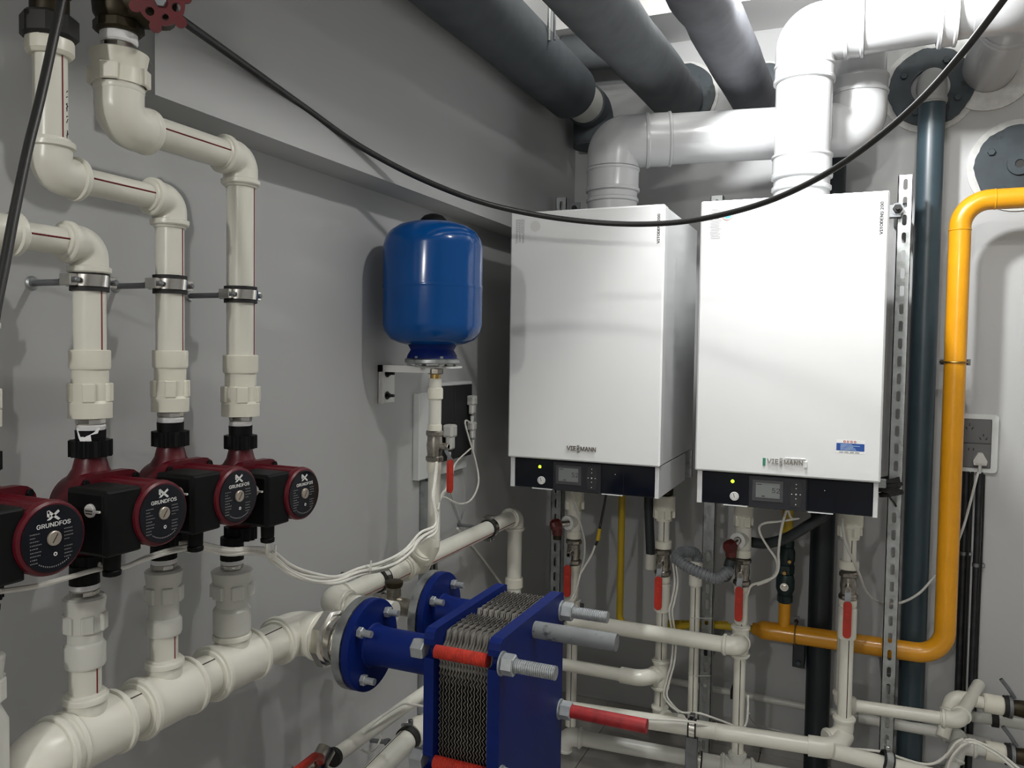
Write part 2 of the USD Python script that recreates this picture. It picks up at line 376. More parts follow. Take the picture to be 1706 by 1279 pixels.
def make_pump(loc, label):
    """A red wet-rotor pump; its pipe axis is z and its motor points along +x."""
    t = Thing('circulation_pump', label, 'pump', loc, 'red circulation pumps in a row on the left wall'); o = t.loc
    w = lambda m: (np.asarray(m[0]) + o, m[1])
    neck = lathe([(-.082, .020), (-.072, .021), (-.055, .025), (-.04, .034), (0, .040), (.04, .034), (.055, .025), (.072, .021), (.082, .020)], (0, 0, 0), Z, 28)
    vol = lathe([(-.040, .030), (-.034, .044), (-.01, .052), (.022, .054), (.034, .050)], (0, 0, 0), X, 36)
    fl = prism(rrect(.108, .104, .022), .016, (.026, 0, 0), Y, Z)
    cb = t.part('pump_body', w(join(neck, vol, fl)), 'pump_red')
    for sy in (-1, 1):
        for sz in (-1, 1): t.part('bolt', w(hexa((.034, sy * .043, sz * .041), X, .0055, .012)), 'black_plastic', under=cb)
    n = 96; g = np.arange(n) * 2 * np.pi / n
    rr = .0455 + .0012 * np.sign(np.sin(g * 24)); prof = np.stack([rr * np.cos(g), rr * np.sin(g)], 1)
    mh = t.part('motor_housing', w(join(prism(prof, .094, (.040, 0, 0), Y, Z), lathe([(.130, .046), (.136, .0475), (.142, .0460), (.1445, .043)], (0, 0, 0), X, 40))), 'pump_red')
    np_ = t.part('nameplate', w(lathe([(.1425, .0415), (.1455, .0415), (.146, .0405)], (0, 0, 0), X, 40)), 'black_gloss')
    fx = .1461
    t.part('lettering', w(join(text('GRUNDFOS', .0052, (fx, -.0230, .0150), Y, Z, .0003, True, .046))), 'label_silver', under=np_, smooth=False)
    lg = [([(-.006, .026), (-.0035, .0262), (.0055, .0325), (.0045, .034)]), ([(-.0048, .0348), (-.006, .033), (.0045, .0248), (.006, .0255)]), ([(-.0062, .0345), (-.0062, .0295), (-.0046, .0285), (-.0046, .0335)])]
    t.part('emblem', w(join(*[prism(Polygon([(a_ * 1.35, .0225 + (b_ - .0248) * 1.3) for a_, b_ in q]).buffer(.0005), .0003, (fx, 0, 0), Y, Z) for q in lg])), 'label_silver', under=np_, smooth=False)
    rp = random.Random(3); marks = []
    for side in (-1, 1):
        for k in range(9):
            z = .009 - k * .0044; x0 = -.031 if side < 0 else .014; L = 0
            if k in (4,) and side > 0: continue
            while L < .011 + rp.uniform(-.004, .005):
                d = rp.uniform(.0011, .0024); marks.append(box((fx, x0 + L, z), (fx + .0002, x0 + L + d * .55, z + .0013))); L += d
    for k in range(15):
        a = -math.pi / 2 + (k - 7) * .085; marks.append(move(box((0, -.0007, -.0009), (.0002, .0007, .0009)), (fx, .0345 * math.cos(a), .0345 * math.sin(a))))
    t.part('rating_print', w(join(*marks)), 'print_pale', under=np_, smooth=False)
    t.part('symbol', w(ring((fx, .002, -.0195), X, .0012, .0026, .0004, 16)), 'label_silver', under=np_)
    pl = t.part('vent_plug', w(lathe([(.145, .0092), (.1482, .0092), (.149, .0082)], (0, 0, .0005), X, 24)), 'plug_tan', label='tan slotted vent plug')
    t.part('slot', w(move(box((-.0004, -.0062, -.0005), (.0003, .0062, .0005)), (.1491, 0, .0005), (1, 0, 0), (0, .55, .83))), 'ink', under=pl)
    tb = t.part('terminal_box', w(join(box((.062, -.088, -.046), (.138, -.030, .044), .004), box((.066, -.0905, -.042), (.134, -.086, .040), .003))), 'black_plastic')
    kn = t.part('speed_knob', w(join(lathe([(.0895, .0095), (.093, .0092), (.0945, .0082)], (.112, 0, .017), -Y, 24), box((.118, -.0945, .0150), (.131, -.0905, .0182), .0008))), 'label_silver', label='pale round speed switch')
    t.part('slot', w(join(box((.106, -.0950, .0165), (.120, -.0942, .0178)), box((.107, -.0950, .0128), (.119, -.0942, .0142)))), 'ink', under=kn)
    t.part('screw', w(lathe([(.0895, .0028), (.0912, .0026)], (.106, 0, .003), -Y, 14)), 'black_plastic', under=tb)
    t.part('cable_gland', w(lathe([(0, .0118), (.022, .0112), (.023, .0100), (.025, .0122), (.031, .0118), (.033, .007)], (.114, -.060, -.046), -Z, 24)), 'black_plastic')
    for s in (-1, 1):
        k = 14; gg = np.arange(84) * 2 * np.pi / 84; r2 = .0285 + .0014 * np.clip(np.sin(gg * k) * 2, -1, 1)
        t.part('union_nut', w(prism(np.stack([r2 * np.cos(gg), r2 * np.sin(gg)], 1), .024, (0, 0, s * .085 - .012), X, Y)), 'black_plastic', smooth=20)
    return t
pump_labels = ['red circulation pump cut by the left edge of the photo', 'red circulation pump under the leftmost visible riser, with torn white tape above it', 'red circulation pump in the middle, between two other red pumps', 'red circulation pump at the right end of the row, nearest the blue tank']
pump = make_pump((MX, PY[0], PUMP_Z[0]), pump_labels[0])
for k in (1, 2, 3): dup(pump, (MX, PY[k], PUMP_Z[k]), pump_labels[k])

def union_block(t, y, z0, z1, r, mat_='moulded_fitting', lugs='low', n=5, x=MX, name='union'):
    """A moulded plastic union: a round collar and a ring of wrench lugs."""
    h = z1 - z0; a, b = (z0, z0 + .5 * h) if lugs == 'high' else (z0 + .45 * h, z1)
    m = [lathe([(z0, r * .93), (z0 + .003, r), (z1 - .003, r * .96), (z1, r * .92)] if lugs == 'none' else [(z0, r * (1 if lugs == 'low' else .92)), (z0 + .42 * h, r * (1 if lugs == 'low' else .9)), (z0 + .5 * h, r * .90), (z1 - .003, r * (.90 if lugs == 'low' else 1)), (z1, r * .88)], (x, y, 0), Z, 32)]
    for i in range(n):
        g = 2 * math.pi * i / n + .5; d = V(math.cos(g), math.sin(g), 0); e = V(-d[1], d[0], 0)
        m.append(move(box((r * .7, -.30 * r, a), (r * 1.02, .30 * r, b), .002), (x, y, 0), d, e))
    return t.part(name, join(*m), mat_)

def chrome_and_tape(t, y, z_top, r, x=MX, torn=False, up=True):
    """Going down from z_top: chrome hexagon, white sealing tape, black threaded tail (or the reverse)."""
    s = -1 if up else 1
    t.part('hex_nut', hexa((x, y, z_top + (s * .010 if up else 0)), Z, r, .010, 8), 'chrome')
    z = z_top + s * .010
    t.part('sealing_tape', lathe([(0, r * .95), (.002, r * 1.02), (.006, r * .98), (.009, r * .93)], (x, y, z), s * Z, 24), 'tape')
    if torn:
        pts = [(-.016, 0), (.016, 0), (.013, -.008), (.004, -.010), (.006, -.026), (-.002, -.018), (-.006, -.027), (-.012, -.014)]
        m = prism(Polygon(pts), .0012); v = m[0]; g = v[:, 0] / r + math.radians(-50); rad = r * 1.03 + v[:, 1] * -1
        t.part('torn_tape', (np.stack([x + rad * np.cos(g), y + rad * np.sin(g), z - .004 + v[:, 2]], 1), m[1]), 'tape', label='torn flap of white sealing tape')
    return z + s * .008

STR = V(.72, -.55, 0)          # the printed line faces the room
# risers (top runs)
def riser_bottom(t, k, zc, r, ru, zu, zn):
    """coupling, union, chrome nut, tape and black tail above pump k."""
    y = PY[k]; (c0, c1), (u0_, u1) = zc, zu
    t.part('coupling', lathe([(c0, r * 1.2), (c0 + .004, r * 1.26), (c1 - .002, r * 1.26), (c1, r * 1.2)], (MX, y, 0), Z, 32), 'moulded_fitting')
    t.part('neck', lathe([(u1 - .004, r * 1.12), (c0 + .001, r * 1.12)], (MX, y, 0), Z, 28), 'moulded_fitting')
    union_block(t, y, u0_, u1, ru)
    z = chrome_and_tape(t, y, u0_, .0205, torn=(k == 1))
    t.part('threaded_tail', lathe([(PUMP_Z[k] + .088, .0205), (z, .0212)], (MX, y, 0), Z, 24), 'black_plastic')

def pipe(t, p, q, r, mat_='white_plastic_pipe', line=STR, lm='red_line', name='pipe', off=0.):
    pp = t.part(name, rod(p, q, r, 24), mat_)
    if line is not None: t.part('printed_line', stripe(p, q, r, line), lm, under=pp)
    return pp

vline = V(.995, .10, 0)
# riser above pump 0 (cut by the frame) and risers 1..3
t = Thing('supply_riser', 'white plastic riser at the left edge of the photo, mostly out of view', 'pipe', (MX, PY[0], 1.36))
pipe(t, (MX, PY[0], 1.49), (MX, PY[0], 1.525), .0225)
t.part('elbow', elbow((MX, PY[0], 1.56), -Z, -Y, .0262, .042), 'white_plastic_pipe')
pipe(t, (MX, PY[0] - .04, 1.56), (MX, .30, 1.56), .0195)
riser_bottom(t, 0, (1.462, 1.492), .0225, .030, (1.392, 1.442), None)

t = Thing('supply_riser', 'white plastic riser with one upper bend, leftmost whole one over the pumps', 'pipe', (MX, PY[1], 1.36))
z = 1.647
t.part('elbow', elbow((MX, .668, z), Z, Y, .026, .064), 'white_plastic_pipe')
pipe(t, (MX, .668, z + .06), (MX, .668, 1.96), .0205)
pipe(t, (MX, .735, z), (MX, .812, z), .0195, line=V(1, 0, .12))
t.part('elbow', elbow((MX, PY[1], z), -Y, -Z, .0262, .042), 'white_plastic_pipe')
pipe(t, (MX, PY[1], z - .04), (MX, PY[1], 1.488), .0225, line=vline)
riser_bottom(t, 1, (1.464, 1.493), .0225, .0300, (1.392, 1.444), None)

t = Thing('supply_riser', 'white plastic riser with a double bend under the black iron union', 'pipe', (MX, PY[2], 1.36))
z = 1.739
t.part('flange_bush', lathe([(1.900, .027), (1.905, .031), (1.92, .031), (1.93, .029)], (MX, .782, 0), Z), 'moulded_fitting')
pp = pipe(t, (MX, .782, z + .03), (MX, .782, 1.91), .0222, line=vline)
t.part('handwriting', join(*[tube([(MX + .0223 * math.cos(g), .782 + .0223 * math.sin(g), zz), (MX + .0223 * math.cos(g2), .782 + .0223 * math.sin(g2), zz + dz)], .0007, 4) for g, g2, zz, dz in ((.42, .62, 1.83, .004), (.40, .6, 1.836, -.003), (.48, .52, 1.826, .012), (.40, .62, 1.818, .002), (.43, .6, 1.810, .006), (.42, .6, 1.792, .004), (.46, .5, 1.785, .012), (.5, .62, 1.80, -.006), (.42, .58, 1.845, .002), (.44, .6, 1.852, .003))]), 'ink', under=pp, label='black handwritten mark')
t.part('elbow', elbow((MX, .782, z), Z, Y, .0275, .045), 'white_plastic_pipe')
pipe(t, (MX, .825, z), (MX, .960, z), .0195, line=V(1, 0, .15))
t.part('elbow', elbow((MX, PY[2], z), -Y, -Z, .0265, .042), 'white_plastic_pipe')
pipe(t, (MX, PY[2], z - .04), (MX, PY[2], 1.488), .0222, line=V(.96, .28, 0))
riser_bottom(t, 2, (1.464, 1.493), .0222, .0295, (1.392, 1.444), None)

t = Thing('supply_riser', 'tall white plastic riser hung from the brass valve with the red handwheel', 'pipe', (MX, PY[3], 1.33))
z, yv = 1.843, .896
t.part('union_nipple', join(hexa((MX, yv, 1.944), Z, .026, .014, 8)), 'chrome')
t.part('sealing_tape', lathe([(1.957, .025), (1.960, .027), (1.974, .0265), (1.977, .024)], (MX, yv, 0), Z), 'tape')
union_block(t, yv, 1.894, 1.945, .0425, lugs='high', n=4)
t.part('elbow', elbow((MX, yv, z - .004), Z, Y, .0355, .056, lip=.001), 'white_plastic_pipe')
pipe(t, (MX, .945, z), (MX, 1.135, z), .0252, line=V(1, 0, .10))
t.part('elbow', elbow((MX, PY[3], z), -Y, -Z, .0305, .048), 'white_plastic_pipe')
pipe(t, (MX, PY[3], z - .045), (MX, PY[3], 1.482), .0250, line=V(.93, .36, 0))
riser_bottom(t, 3, (1.452, 1.486), .0250, .0340, (1.373, 1.428), None)

# brass gate valve with red handwheel, and the black iron union beside it
t = Thing('gate_valve', 'dark brass gate valve with a red handwheel at the top left', 'valve', (MX, yv, 1.972))
t.part('valve_body', join(hexa((MX, yv, 1.972), Z, .036, .02, 8), lathe([(1.99, .03), (2.0, .036), (2.04, .040), (2.08, .034), (2.11, .03)], (MX, yv, 0), Z), hexa((MX, yv, 2.105), Z, .036, .03, 8)), 'dark_brass')
hub, wd = at(268, 3, x=.215), nrm(V(.62, -.72, -.20))
t.part('bonnet', tube([V(MX, yv, 2.02), hub - wd * .05, hub - wd * .02], [.036, .032, .020], 20), 'dark_brass')
wa, wb = perp(wd); wh = []
for k in range(6):
    g = k * math.pi / 3 + .3; wh.append((.036 * math.cos(g), .036 * math.sin(g)))
lob = Point(0, 0).buffer(.033).union(Polygon())
for p in wh: lob = lob.union(Point(p).buffer(.0085))
for k in range(6):
    g = k * math.pi / 3 + .8
    lob = lob.difference(Point(.0215 * math.cos(g), .0215 * math.sin(g)).buffer(.0048 if k % 2 else .0062))
t.part('handwheel', prism(lob, .008, hub - wd * .004, wa, wb), 'wheel_red')
t.part('wheel_nut', hexa(hub, wd, .0085, .010), 'galvanised_dull')
t = Thing('pipe_union', 'black iron pipe union at the top of the double-bend riser', 'pipe fitting', (MX, .782, 1.92))
t.part('union_nut', hexa((MX, .782, 1.922), Z, .037, .034, 8), 'black_iron')
t.part('tail', lathe([(1.955, .025), (1.985, .025), (1.986, .028), (2.02, .028)], (MX, .782, 0), Z), 'dark_brass')
t.part('upper_socket', lathe([(2.0, .030), (2.06, .030)], (MX, .782, 0), Z), 'aged_plastic_pipe')
t = Thing('pipe_union', 'dark pipe union in the top left corner of the photo', 'pipe fitting', (MX, .668, 1.95))
t.part('union_nut', hexa((MX, .668, 1.985), Z, .036, .04, 8), 'black_iron')
t.part('socket', lathe([(1.955, .024), (1.984, .026)], (MX, .668, 0), Z), 'aged_plastic_pipe')

# pipe clamps on the risers (ring about z, rod towards the wall)
def make_clamp(name, r, rod_len, label, group, loc):
    t = Thing(name, label, 'pipe clamp', loc, group); o = t.loc; w = lambda m: (np.asarray(m[0]) + o, m[1])
    t.part('rubber_lining', w(ring((0, 0, 0), Z, r - .0002, r + .0040, .030)), 'rubber')
    t.part('band', w(ring((0, 0, 0), Z, r + .002, r + .0056, .017)), 'chrome')
    for s in (-1, 1):
        e = t.part('ear', w(box((-.012 if s > 0 else -.014, s * (r + .003), -.0085), (.012 if s > 0 else .010, s * (r + .016), .0085), .001)), 'chrome')
        t.part('screw', w(join(lathe([(0, .0045), (.006, .0045), (.008, .003)], (.010, s * (r + .0095), 0), X, 14), rod((-.02, s * (r + .0095), 0), (.012, s * (r + .0095), 0), .0028, 10))), 'galvanised_dull', under=e)
    t.part('hanger_bolt', w(join(rod((-r - .003, 0, 0), (-rod_len, 0, 0), .0050, 12), hexa((-r - .012, 0, 0), -X, .008, .010))), 'galvanised_dull')
    t.part('wall_plug', w(lathe([(0, .011), (.004, .009)], (-rod_len, 0, 0), X, 16)), 'galvanised')
    return t
GC = 'steel clamps holding the risers to the left wall'
cl = make_clamp('pipe_clamp', .0228, MX - .001, 'steel clamp on the leftmost whole riser, just under its bend', GC, (MX, PY[1], 1.594))
dup(cl, (MX, PY[2], 1.601), 'steel clamp on the middle riser, under the double bend')
cl2 = make_clamp('pipe_clamp', .0254, MX - .001, 'steel clamp on the tall riser nearest the blue tank', GC, (MX, PY[3], 1.596))

# header pipe and the stubs below the pumps
HZ = .915
t = Thing('header_pipe', 'thick white plastic header pipe with three tees below the pumps', 'pipe', (MX, 1.0, HZ))
t.part('elbow', elbow((MX, .742, HZ), Y, -Z, .045, .062), 'white_plastic_pipe')
pipe(t, (MX, .795, HZ), (MX, 1.27, HZ), .0360, line=V(.45, 0, .9), lm='dark_line')
HY = [.830, .978, 1.136]
for k, y in enumerate(HY):
    t.part('tee', tee((MX, y, HZ), Y, Z, .0465, .056, (.0292, .0290, .0315)[k], .064 if k < 2 else .058), 'white_plastic_pipe')
EY1 = 1.322
t.part('elbow', elbow((MX, EY1, HZ), -Y, X, .0445, .062), 'white_plastic_pipe')
t.part('collar', lathe([(.06, .040), (.062, .046), (.070, .046)], (MX, EY1, HZ), X), 'moulded_fitting')
t.part('union_hexagon', hexa((.196, EY1, HZ), X, .058, .026, 8, .2), 'chrome')
t.part('union_nipple', join(lathe([(.222, .047), (.236, .047), (.238, .042), (.252, .042)], (0, EY1, HZ), X, 32), hexa((.238, EY1, HZ), X, .047, .016, 8, .1)), 'chrome')
t.part('drop_pipe', rod((MX, .742, HZ - .05), (MX, .742, .45), .040, 24), 'aged_plastic_pipe')

def stub(label, k, zs, ru, rn, rp, tail):
    """zs: chrome top, union (top, bottom), coupling (top, bottom), pipe end."""
    y = HY[k - 1]; zt, u1, u0_, c1, c0, ze = zs
    t = Thing('return_stub', label, 'pipe', (MX, y, ze))
    z = chrome_and_tape(t, y, u1, .0205, up=False)
    t.part('threaded_tail', lathe([(z, .0210), (PUMP_Z[k] - .088, .0205)], ((MX + MX) / 2, (y + y) / 2, 0), Z, 24), 'black_plastic')
    union_block(t, y, u0_, u1, ru, 'aged_plastic_pipe', lugs='high', n=6)
    t.part('neck', lathe([(c1 - .002, rp * 1.08), (u0_ + .002, rp * 1.08)], (MX, y, 0), Z), 'aged_plastic_pipe')
    t.part('coupling', lathe([(c0, rp * 1.2), (c0 + .004, rp * 1.28), (c1 - .006, rp * 1.28), (c1, rp * 1.1)], (MX, y, 0), Z, 32), 'aged_plastic_pipe')
    if ze < c0 - .005: pipe(t, (MX, y, ze), (MX, y, c0 + .002), rp, 'white_plastic_pipe', vline, 'red_line')
stub('white stub with a beige union between header pipe and leftmost whole pump', 1, (1.142, 1.128, 1.076, 1.060, 1.022, .972), .0300, 0, .0224, 0)
stub('white stub with a dark line between header pipe and middle pump', 2, (1.142, 1.131, 1.078, 1.052, 1.022, .972), .0298, 0, .0220, 0)
stub('short wide stub without pipe, under the pump nearest the blue tank', 3, (1.105, 1.092, 1.042, 1.024, .974, .974), .0370, 0, .0262, 0)
t = Thing('return_stub', 'white stub below the pump at the left edge of the photo', 'pipe', (MX, PY[0], .6))
union_block(t, PY[0], 1.03, 1.09, .031, 'aged_plastic_pipe', lugs='high', n=6)
t.part('coupling', lathe([(.93, .027), (.935, .034), (1.0, .034), (1.02, .025), (1.03, .024)], (MX, PY[0], 0), Z), 'aged_plastic_pipe')
t.part('pipe', rod((MX, PY[0], .6), (MX, PY[0], .94), .030), 'aged_plastic_pipe')
t.part('threaded_tail', lathe([(1.09, .0205), (PUMP_Z[0] - .088, .0205)], (MX, PY[0], 0), Z, 24), 'black_plastic')

# ================================================================== expansion vessel and its drop pipe
TX_, TY_ = .155, 1.83
t = Thing('expansion_vessel', 'glossy blue expansion tank on the left wall', 'tank', (TX_, TY_, 1.478))
R = .1285
prof = [(1.512, .062), (1.517, .085), (1.527, .108), (1.545, .1225), (1.565, R), (1.655, R), (1.658, R + .0012), (1.664, R + .0012), (1.667, R), (1.765, R), (1.785, .1235), (1.803, .112), (1.818, .090), (1.827, .06), (1.831, .03)]
t.part('shell', lathe(prof, (TX_, TY_, 0), Z, 64), 'tank_blue')
t.part('neck', lathe([(1.476, .066), (1.486, .064), (1.500, .056), (1.514, .064)], (TX_, TY_, 0), Z, 40), 'exchanger_blue')
t.part('valve_cap', lathe([(1.826, .036), (1.836, .034), (1.846, .024), (1.851, .010)], (TX_, TY_, 0), Z, 28), 'black_plastic', label='black valve cap')
fl = t.part('flange', lathe([(1.464, .068), (1.467, .071), (1.475, .071), (1.478, .068)], (TX_, TY_, 0), Z, 48), 'galvanised')
for k in range(6):
    g = k * math.pi / 3 + .35
    t.part('bolt', join(hexa((TX_ + .061 * math.cos(g), TY_ + .061 * math.sin(g), 1.464), -Z, .0065, .006), hexa((TX_ + .061 * math.cos(g), TY_ + .061 * math.sin(g), 1.478), Z, .0065, .006)), 'galvanised', under=fl)
t = Thing('tank_bracket', 'white steel angle bracket under the blue tank', 'bracket', (0, TY_, 1.40))
t.part('wall_plate', box((0, 1.812, 1.355), (.004, 1.892, 1.458), .001), 'bracket_white')
t.part('arm', prism(rrect(.215, .078, .012, .1085, 0), .005, (.0, 1.852, 1.453), X, Y), 'bracket_white')
t.part('side_flange', join(box((0, 1.812, 1.44), (.17, 1.816, 1.458)), box((0, 1.812, 1.355), (.016, 1.816, 1.458))), 'bracket_white')
for zz in (1.435, 1.375): t.part('anchor_bolt', join(lathe([(0, .011), (.002, .011)], (.004, 1.853, zz), X), hexa((.006, 1.853, zz), X, .0075, .007), rod((.006, 1.853, zz), (.026, 1.853, zz), .0042, 12)), 'black_iron')

DX, DY = .165, 1.83
t = Thing('drop_pipe', 'white plastic pipe coming down from the blue tank', 'pipe', (DX, DY, 1.3))
t.part('brass_nut', hexa((DX, DY, 1.437), Z, .0205, .016, 8), 'nickel_brass')
t.part('brass_nipple', lathe([(1.425, .0135), (1.440, .0135)], (DX, DY, 0), Z), 'brass')
t.part('socket', lathe([(1.398, .0165), (1.426, .0168)], (DX, DY, 0), Z), 'white_plastic_pipe')
t.part('coupling', lathe([(1.372, .0190), (1.374, .0205), (1.398, .0205), (1.402, .0190)], (DX, DY, 0), Z), 'moulded_fitting')
t.part('pipe', rod((DX, DY, 1.305), (DX, DY, 1.375), .0165), 'white_plastic_pipe')
t.part('socket', lathe([(1.285, .0185), (1.303, .0185), (1.307, .017)], (DX, DY, 0), Z), 'moulded_fitting')
t = Thing('drop_pipe', 'white plastic pipe below the tank shut-off valve', 'pipe', (DX, DY, 1.0))
t.part('socket', lathe([(1.180, .0172), (1.187, .0195), (1.205, .0195), (1.212, .018)], (DX, DY, 0), Z), 'moulded_fitting')
t.part('pipe', rod((DX, DY, .985), (DX, DY, 1.184), .0165), 'white_plastic_pipe')
t.part('reducer', tube([(DX, DY, 1.01), (DX - .01, DY, .985), (DX - .035, DY, .955)], [.018, .026, .034], 24), 'moulded_fitting')

def make_ball_valve(name, label, r, loc, group, lever_out=.040, lever_len=.115):
    """A ball valve on a vertical pipe (z); the lever hangs down on the +x side."""
    t = Thing(name, label, 'valve', loc, group); o = t.loc; w = lambda m: (np.asarray(m[0]) + o, m[1])
    b = t.part('valve_body', w(join(hexa((0, 0, .026), Z, r * 1.28, r * .75, 8, .2), lathe([(-.03, r), (-.018, r * 1.02), (0, r * 1.12), (.018, r * 1.02), (.03, r)], (0, 0, 0), Z, 28), hexa((0, 0, -.026 - r * .75), Z, r * 1.28, r * .75, 8, .2))), 'nickel_brass')
    t.part('stem', w(join(lathe([(0, .0095), (lever_out - .012, .0095)], (r * .8, 0, 0), X, 20), hexa((r * .8 + lever_out - .012, 0, 0), X, .0085, .008))), 'nickel_brass')
    x0 = r * .8 + lever_out - .012
    pl = [(x0, .006), (x0 + .002, .006), (x0 + .002, -.012), (x0 + .014, -.030), (x0 + .014, -lever_len), (x0 + .0115, -lever_len), (x0 + .0115, -.029), (x0, -.012)]
    t.part('lever_plate', w(prism(pl, .017, (0, .0085, 0), X, Z)), 'galvanised_dull')
    grip = rrect(.0235, lever_len - .030, .0115, 0, -(lever_len + .034) / 2)
    gp = t.part('lever_grip', w(prism(grip, .0075, (x0 + .009, 0, 0), Y, Z)), 'lever_red', label='red plastic lever grip')
    t.part('embossing', w(join(*[box((x0 + .0164, -.0045 + (k % 2) * .001, -.055 - k * .0095), (x0 + .0169, .0045, -.049 - k * .0095)) for k in range(5)])), 'rod_red', under=gp)
    t.part('lever_nut', w(hexa((x0 + .002, 0, 0), X, .0065, .006)), 'chrome')
    return t
GV = 'ball valves with red levers on the boiler pipes'
tv = make_ball_valve('ball_valve', 'nickel ball valve with an orange-red lever below the blue tank', .0190, (DX, DY, 1.250), None, .030, .118)

# long pipe along the left wall, its clamps and end
LX, LZ = .112, .936
t = Thing('wall_pipe', 'white plastic pipe running along the left wall behind the blue flanges', 'pipe', (LX, 2.0, LZ))
pipe(t, (LX, 1.50, LZ), (LX, 2.47, LZ), .0250, line=V(.95, 0, -.38))
t.part('elbow', elbow((LX, 1.455, LZ), Y, X, .0315, .050), 'white_plastic_pipe')
pipe(t, (LX + .045, 1.455, LZ), (LX + .165, 1.455, LZ), .0250, line=None)
t.part('tee', tee((LX, DY - .02, LZ), Y, V(.6, 0, .8), .0310, .045, .028, .045), 'moulded_fitting')
t.part('elbow', elbow((LX, 2.50, LZ), -Y, -Z, .0305, .048), 'white_plastic_pipe')
t.part('pipe', rod((LX, 2.50, LZ - .04), (LX, 2.50, .72), .0250), 'white_plastic_pipe')
t.part('coupling', lathe([(.690, .028), (.692, .031), (.722, .031), (.725, .028)], (LX, 2.50, 0), Z), 'moulded_fitting')
t.part('pipe', rod((LX, 2.50, .3), (LX, 2.50, .70), .0250), 'white_plastic_pipe')
dup(cl2, (LX, 2.29, LZ), 'steel clamp on the long wall pipe near its far bend', x=X, y=Z, group='clamps on the long pipe along the left wall')
dup(cl2, (LX, 1.655, LZ), 'steel clamp on the long wall pipe above the nearer blue flange', x=X, y=Z, group='clamps on the long pipe along the left wall')

# socket box behind the drop pipe
t = Thing('socket_box', 'white wall box with black power strip behind the drop pipe', 'power strip', (0, 2.15, 1.12))
t.part('back_box', box((0, 1.998, 1.122), (.022, 2.305, 1.374), .002), 'socket_white')
t.part('lid_strip', box((0, 2.10, 1.392), (.040, 2.30, 1.402), .002), 'socket_white')
for a, b in ((2.075, 2.183), (2.186, 2.303)): t.part('socket_module', box((.018, a, 1.165), (.040, b, 1.392), .002), 'matt_black')
def plug(label, p, out, down, s=1.0):
    p = np.asarray(p, float)
    t = Thing('power_plug', label, 'plug', p, 'pale plugs in the power strip'); e = np.cross(out, down)
    t.part('plug_body', move(box((0, -.017, -.02), (.030, .017, .014), .006), p, out, e, s), 'cable_grey')
    t.part('head', move(box((.006, -.013, -.022), (.026, .013, .030), .006), p + np.asarray(down) * .03 * s, out, e, s), 'cable_grey')
    t.part('strain_relief', lathe([(0, .006), (.01, .0062), (.012, .005), (.016, .006), (.018, .005), (.022, .0058), (.03, .0045)], p + np.asarray(out) * .015 + np.asarray(down) * .058 * s, down, 14), 'cable_grey')
    return p + np.asarray(out) * .015 + np.asarray(down) * .085 * s
e1 = plug('pale plug in the power strip, closest to the red lever', (.040, 2.12, 1.262), X, -Z, 1.15)
e2 = plug('pale plug high on the right of the power strip', (.040, 2.275, 1.345), X, -Z, .9)
e3 = plug('pale plug low on the right of the power strip', (.040, 2.28, 1.262), X, -Z, .8)
def cable(label, pts, r, m='cable_white', group=None, k=9, n=8):
    one('cable', tube(spline(pts, k), r, n), m, label, 'cable', group)
cable('pale cable looping wide from the high plug of the power strip', [e2, at(775, 705, x=.055), at(793, 770, x=.06), at(797, 805, x=.07), at(785, 832, x=.08), at(765, 839, x=.09), at(737, 828, x=.12), at(730, 850, x=.18)], .0030)
cable('pale cable from the middle plug running past the red lever', [e1, at(752, 765, x=.07), at(747, 785, x=.075), at(744, 812, x=.09), at(735, 825, x=.15), at(729, 850, x=.2)], .0036)
cable('pale cable from the low plug down behind the pipe', [e3, at(760, 770, x=.05), at(754, 790, x=.06), at(751, 800, x=.07), at(741, 820, x=.1), at(731, 835, x=.17), at(727, 860, x=.19)], .0026)
for k, (dx, lab) in enumerate(((0, 'thin pale cable hanging along the left wall to the heat exchanger'),)):
    cable(lab, [at(762, 880, x=.02), at(775, 895, x=.01), at(800, 925, x=.008), at(830, 965, x=.03), at(862, 1010, x=.1)], .0040)
cable('grey wire shadowing the wall below the plug loop', [at(748, 812, x=.012), at(757, 838, x=.008), at(768, 868, x=.008), at(775, 885, x=.01)], .0024, 'cable_grey')

# cable bundle from the pumps to the power strip
BG = 'white pump cables bundled along the left wall'
def bundle(off, seed):
    q = random.Random(seed)
    base = [(300, 908, .20), (330, 908, .215), (380, 918, .22), (420, 916, .22), (450, 924, .22), (485, 948, .215), (520, 962, .21), (560, 962, .205), (600, 951, .205), (640, 940, .20), (675, 922, .205), (700, 893, .21), (722, 880, .215), (727, 860, .21), (722, 830, .2), (725, 800, .19), (727, 770, .18)]
    return [at(u + q.uniform(-2, 2), v + off + q.uniform(-3, 3) * (1 if 3 < i < 14 else .4), x=x + q.uniform(-.004, .004)) for i, (u, v, x) in enumerate(base)]
for k, (o, s) in enumerate(((-4, 1), (0, 2), (4, 3), (8, 4))):
    pts = bundle(o, s)
    if k == 1: pts = [at(0, 985, x=.21), at(60, 976, x=.215), at(120, 960, x=.22), at(165, 948, x=.222), at(205, 945, x=.225), at(245, 928, x=.222), at(290, 914, x=.215)] + pts[1:]
    if k == 2: pts = [at(165, 940, x=.222), at(200, 946, x=.228), at(240, 932, x=.226), at(290, 918, x=.218)] + pts[1:]
    if k == 3: pts = [at(445, 896, x=.24), at(446, 912, x=.235)] + pts[4:]
    cable(['uppermost white cable of the pump bundle', 'white cable of the pump bundle that reaches the left edge of the photo', 'white cable of the pump bundle starting under the leftmost whole pump', 'white cable of the pump bundle dropping from the pump nearest the tank'][k], pts, .0036, 'cable_white', BG)
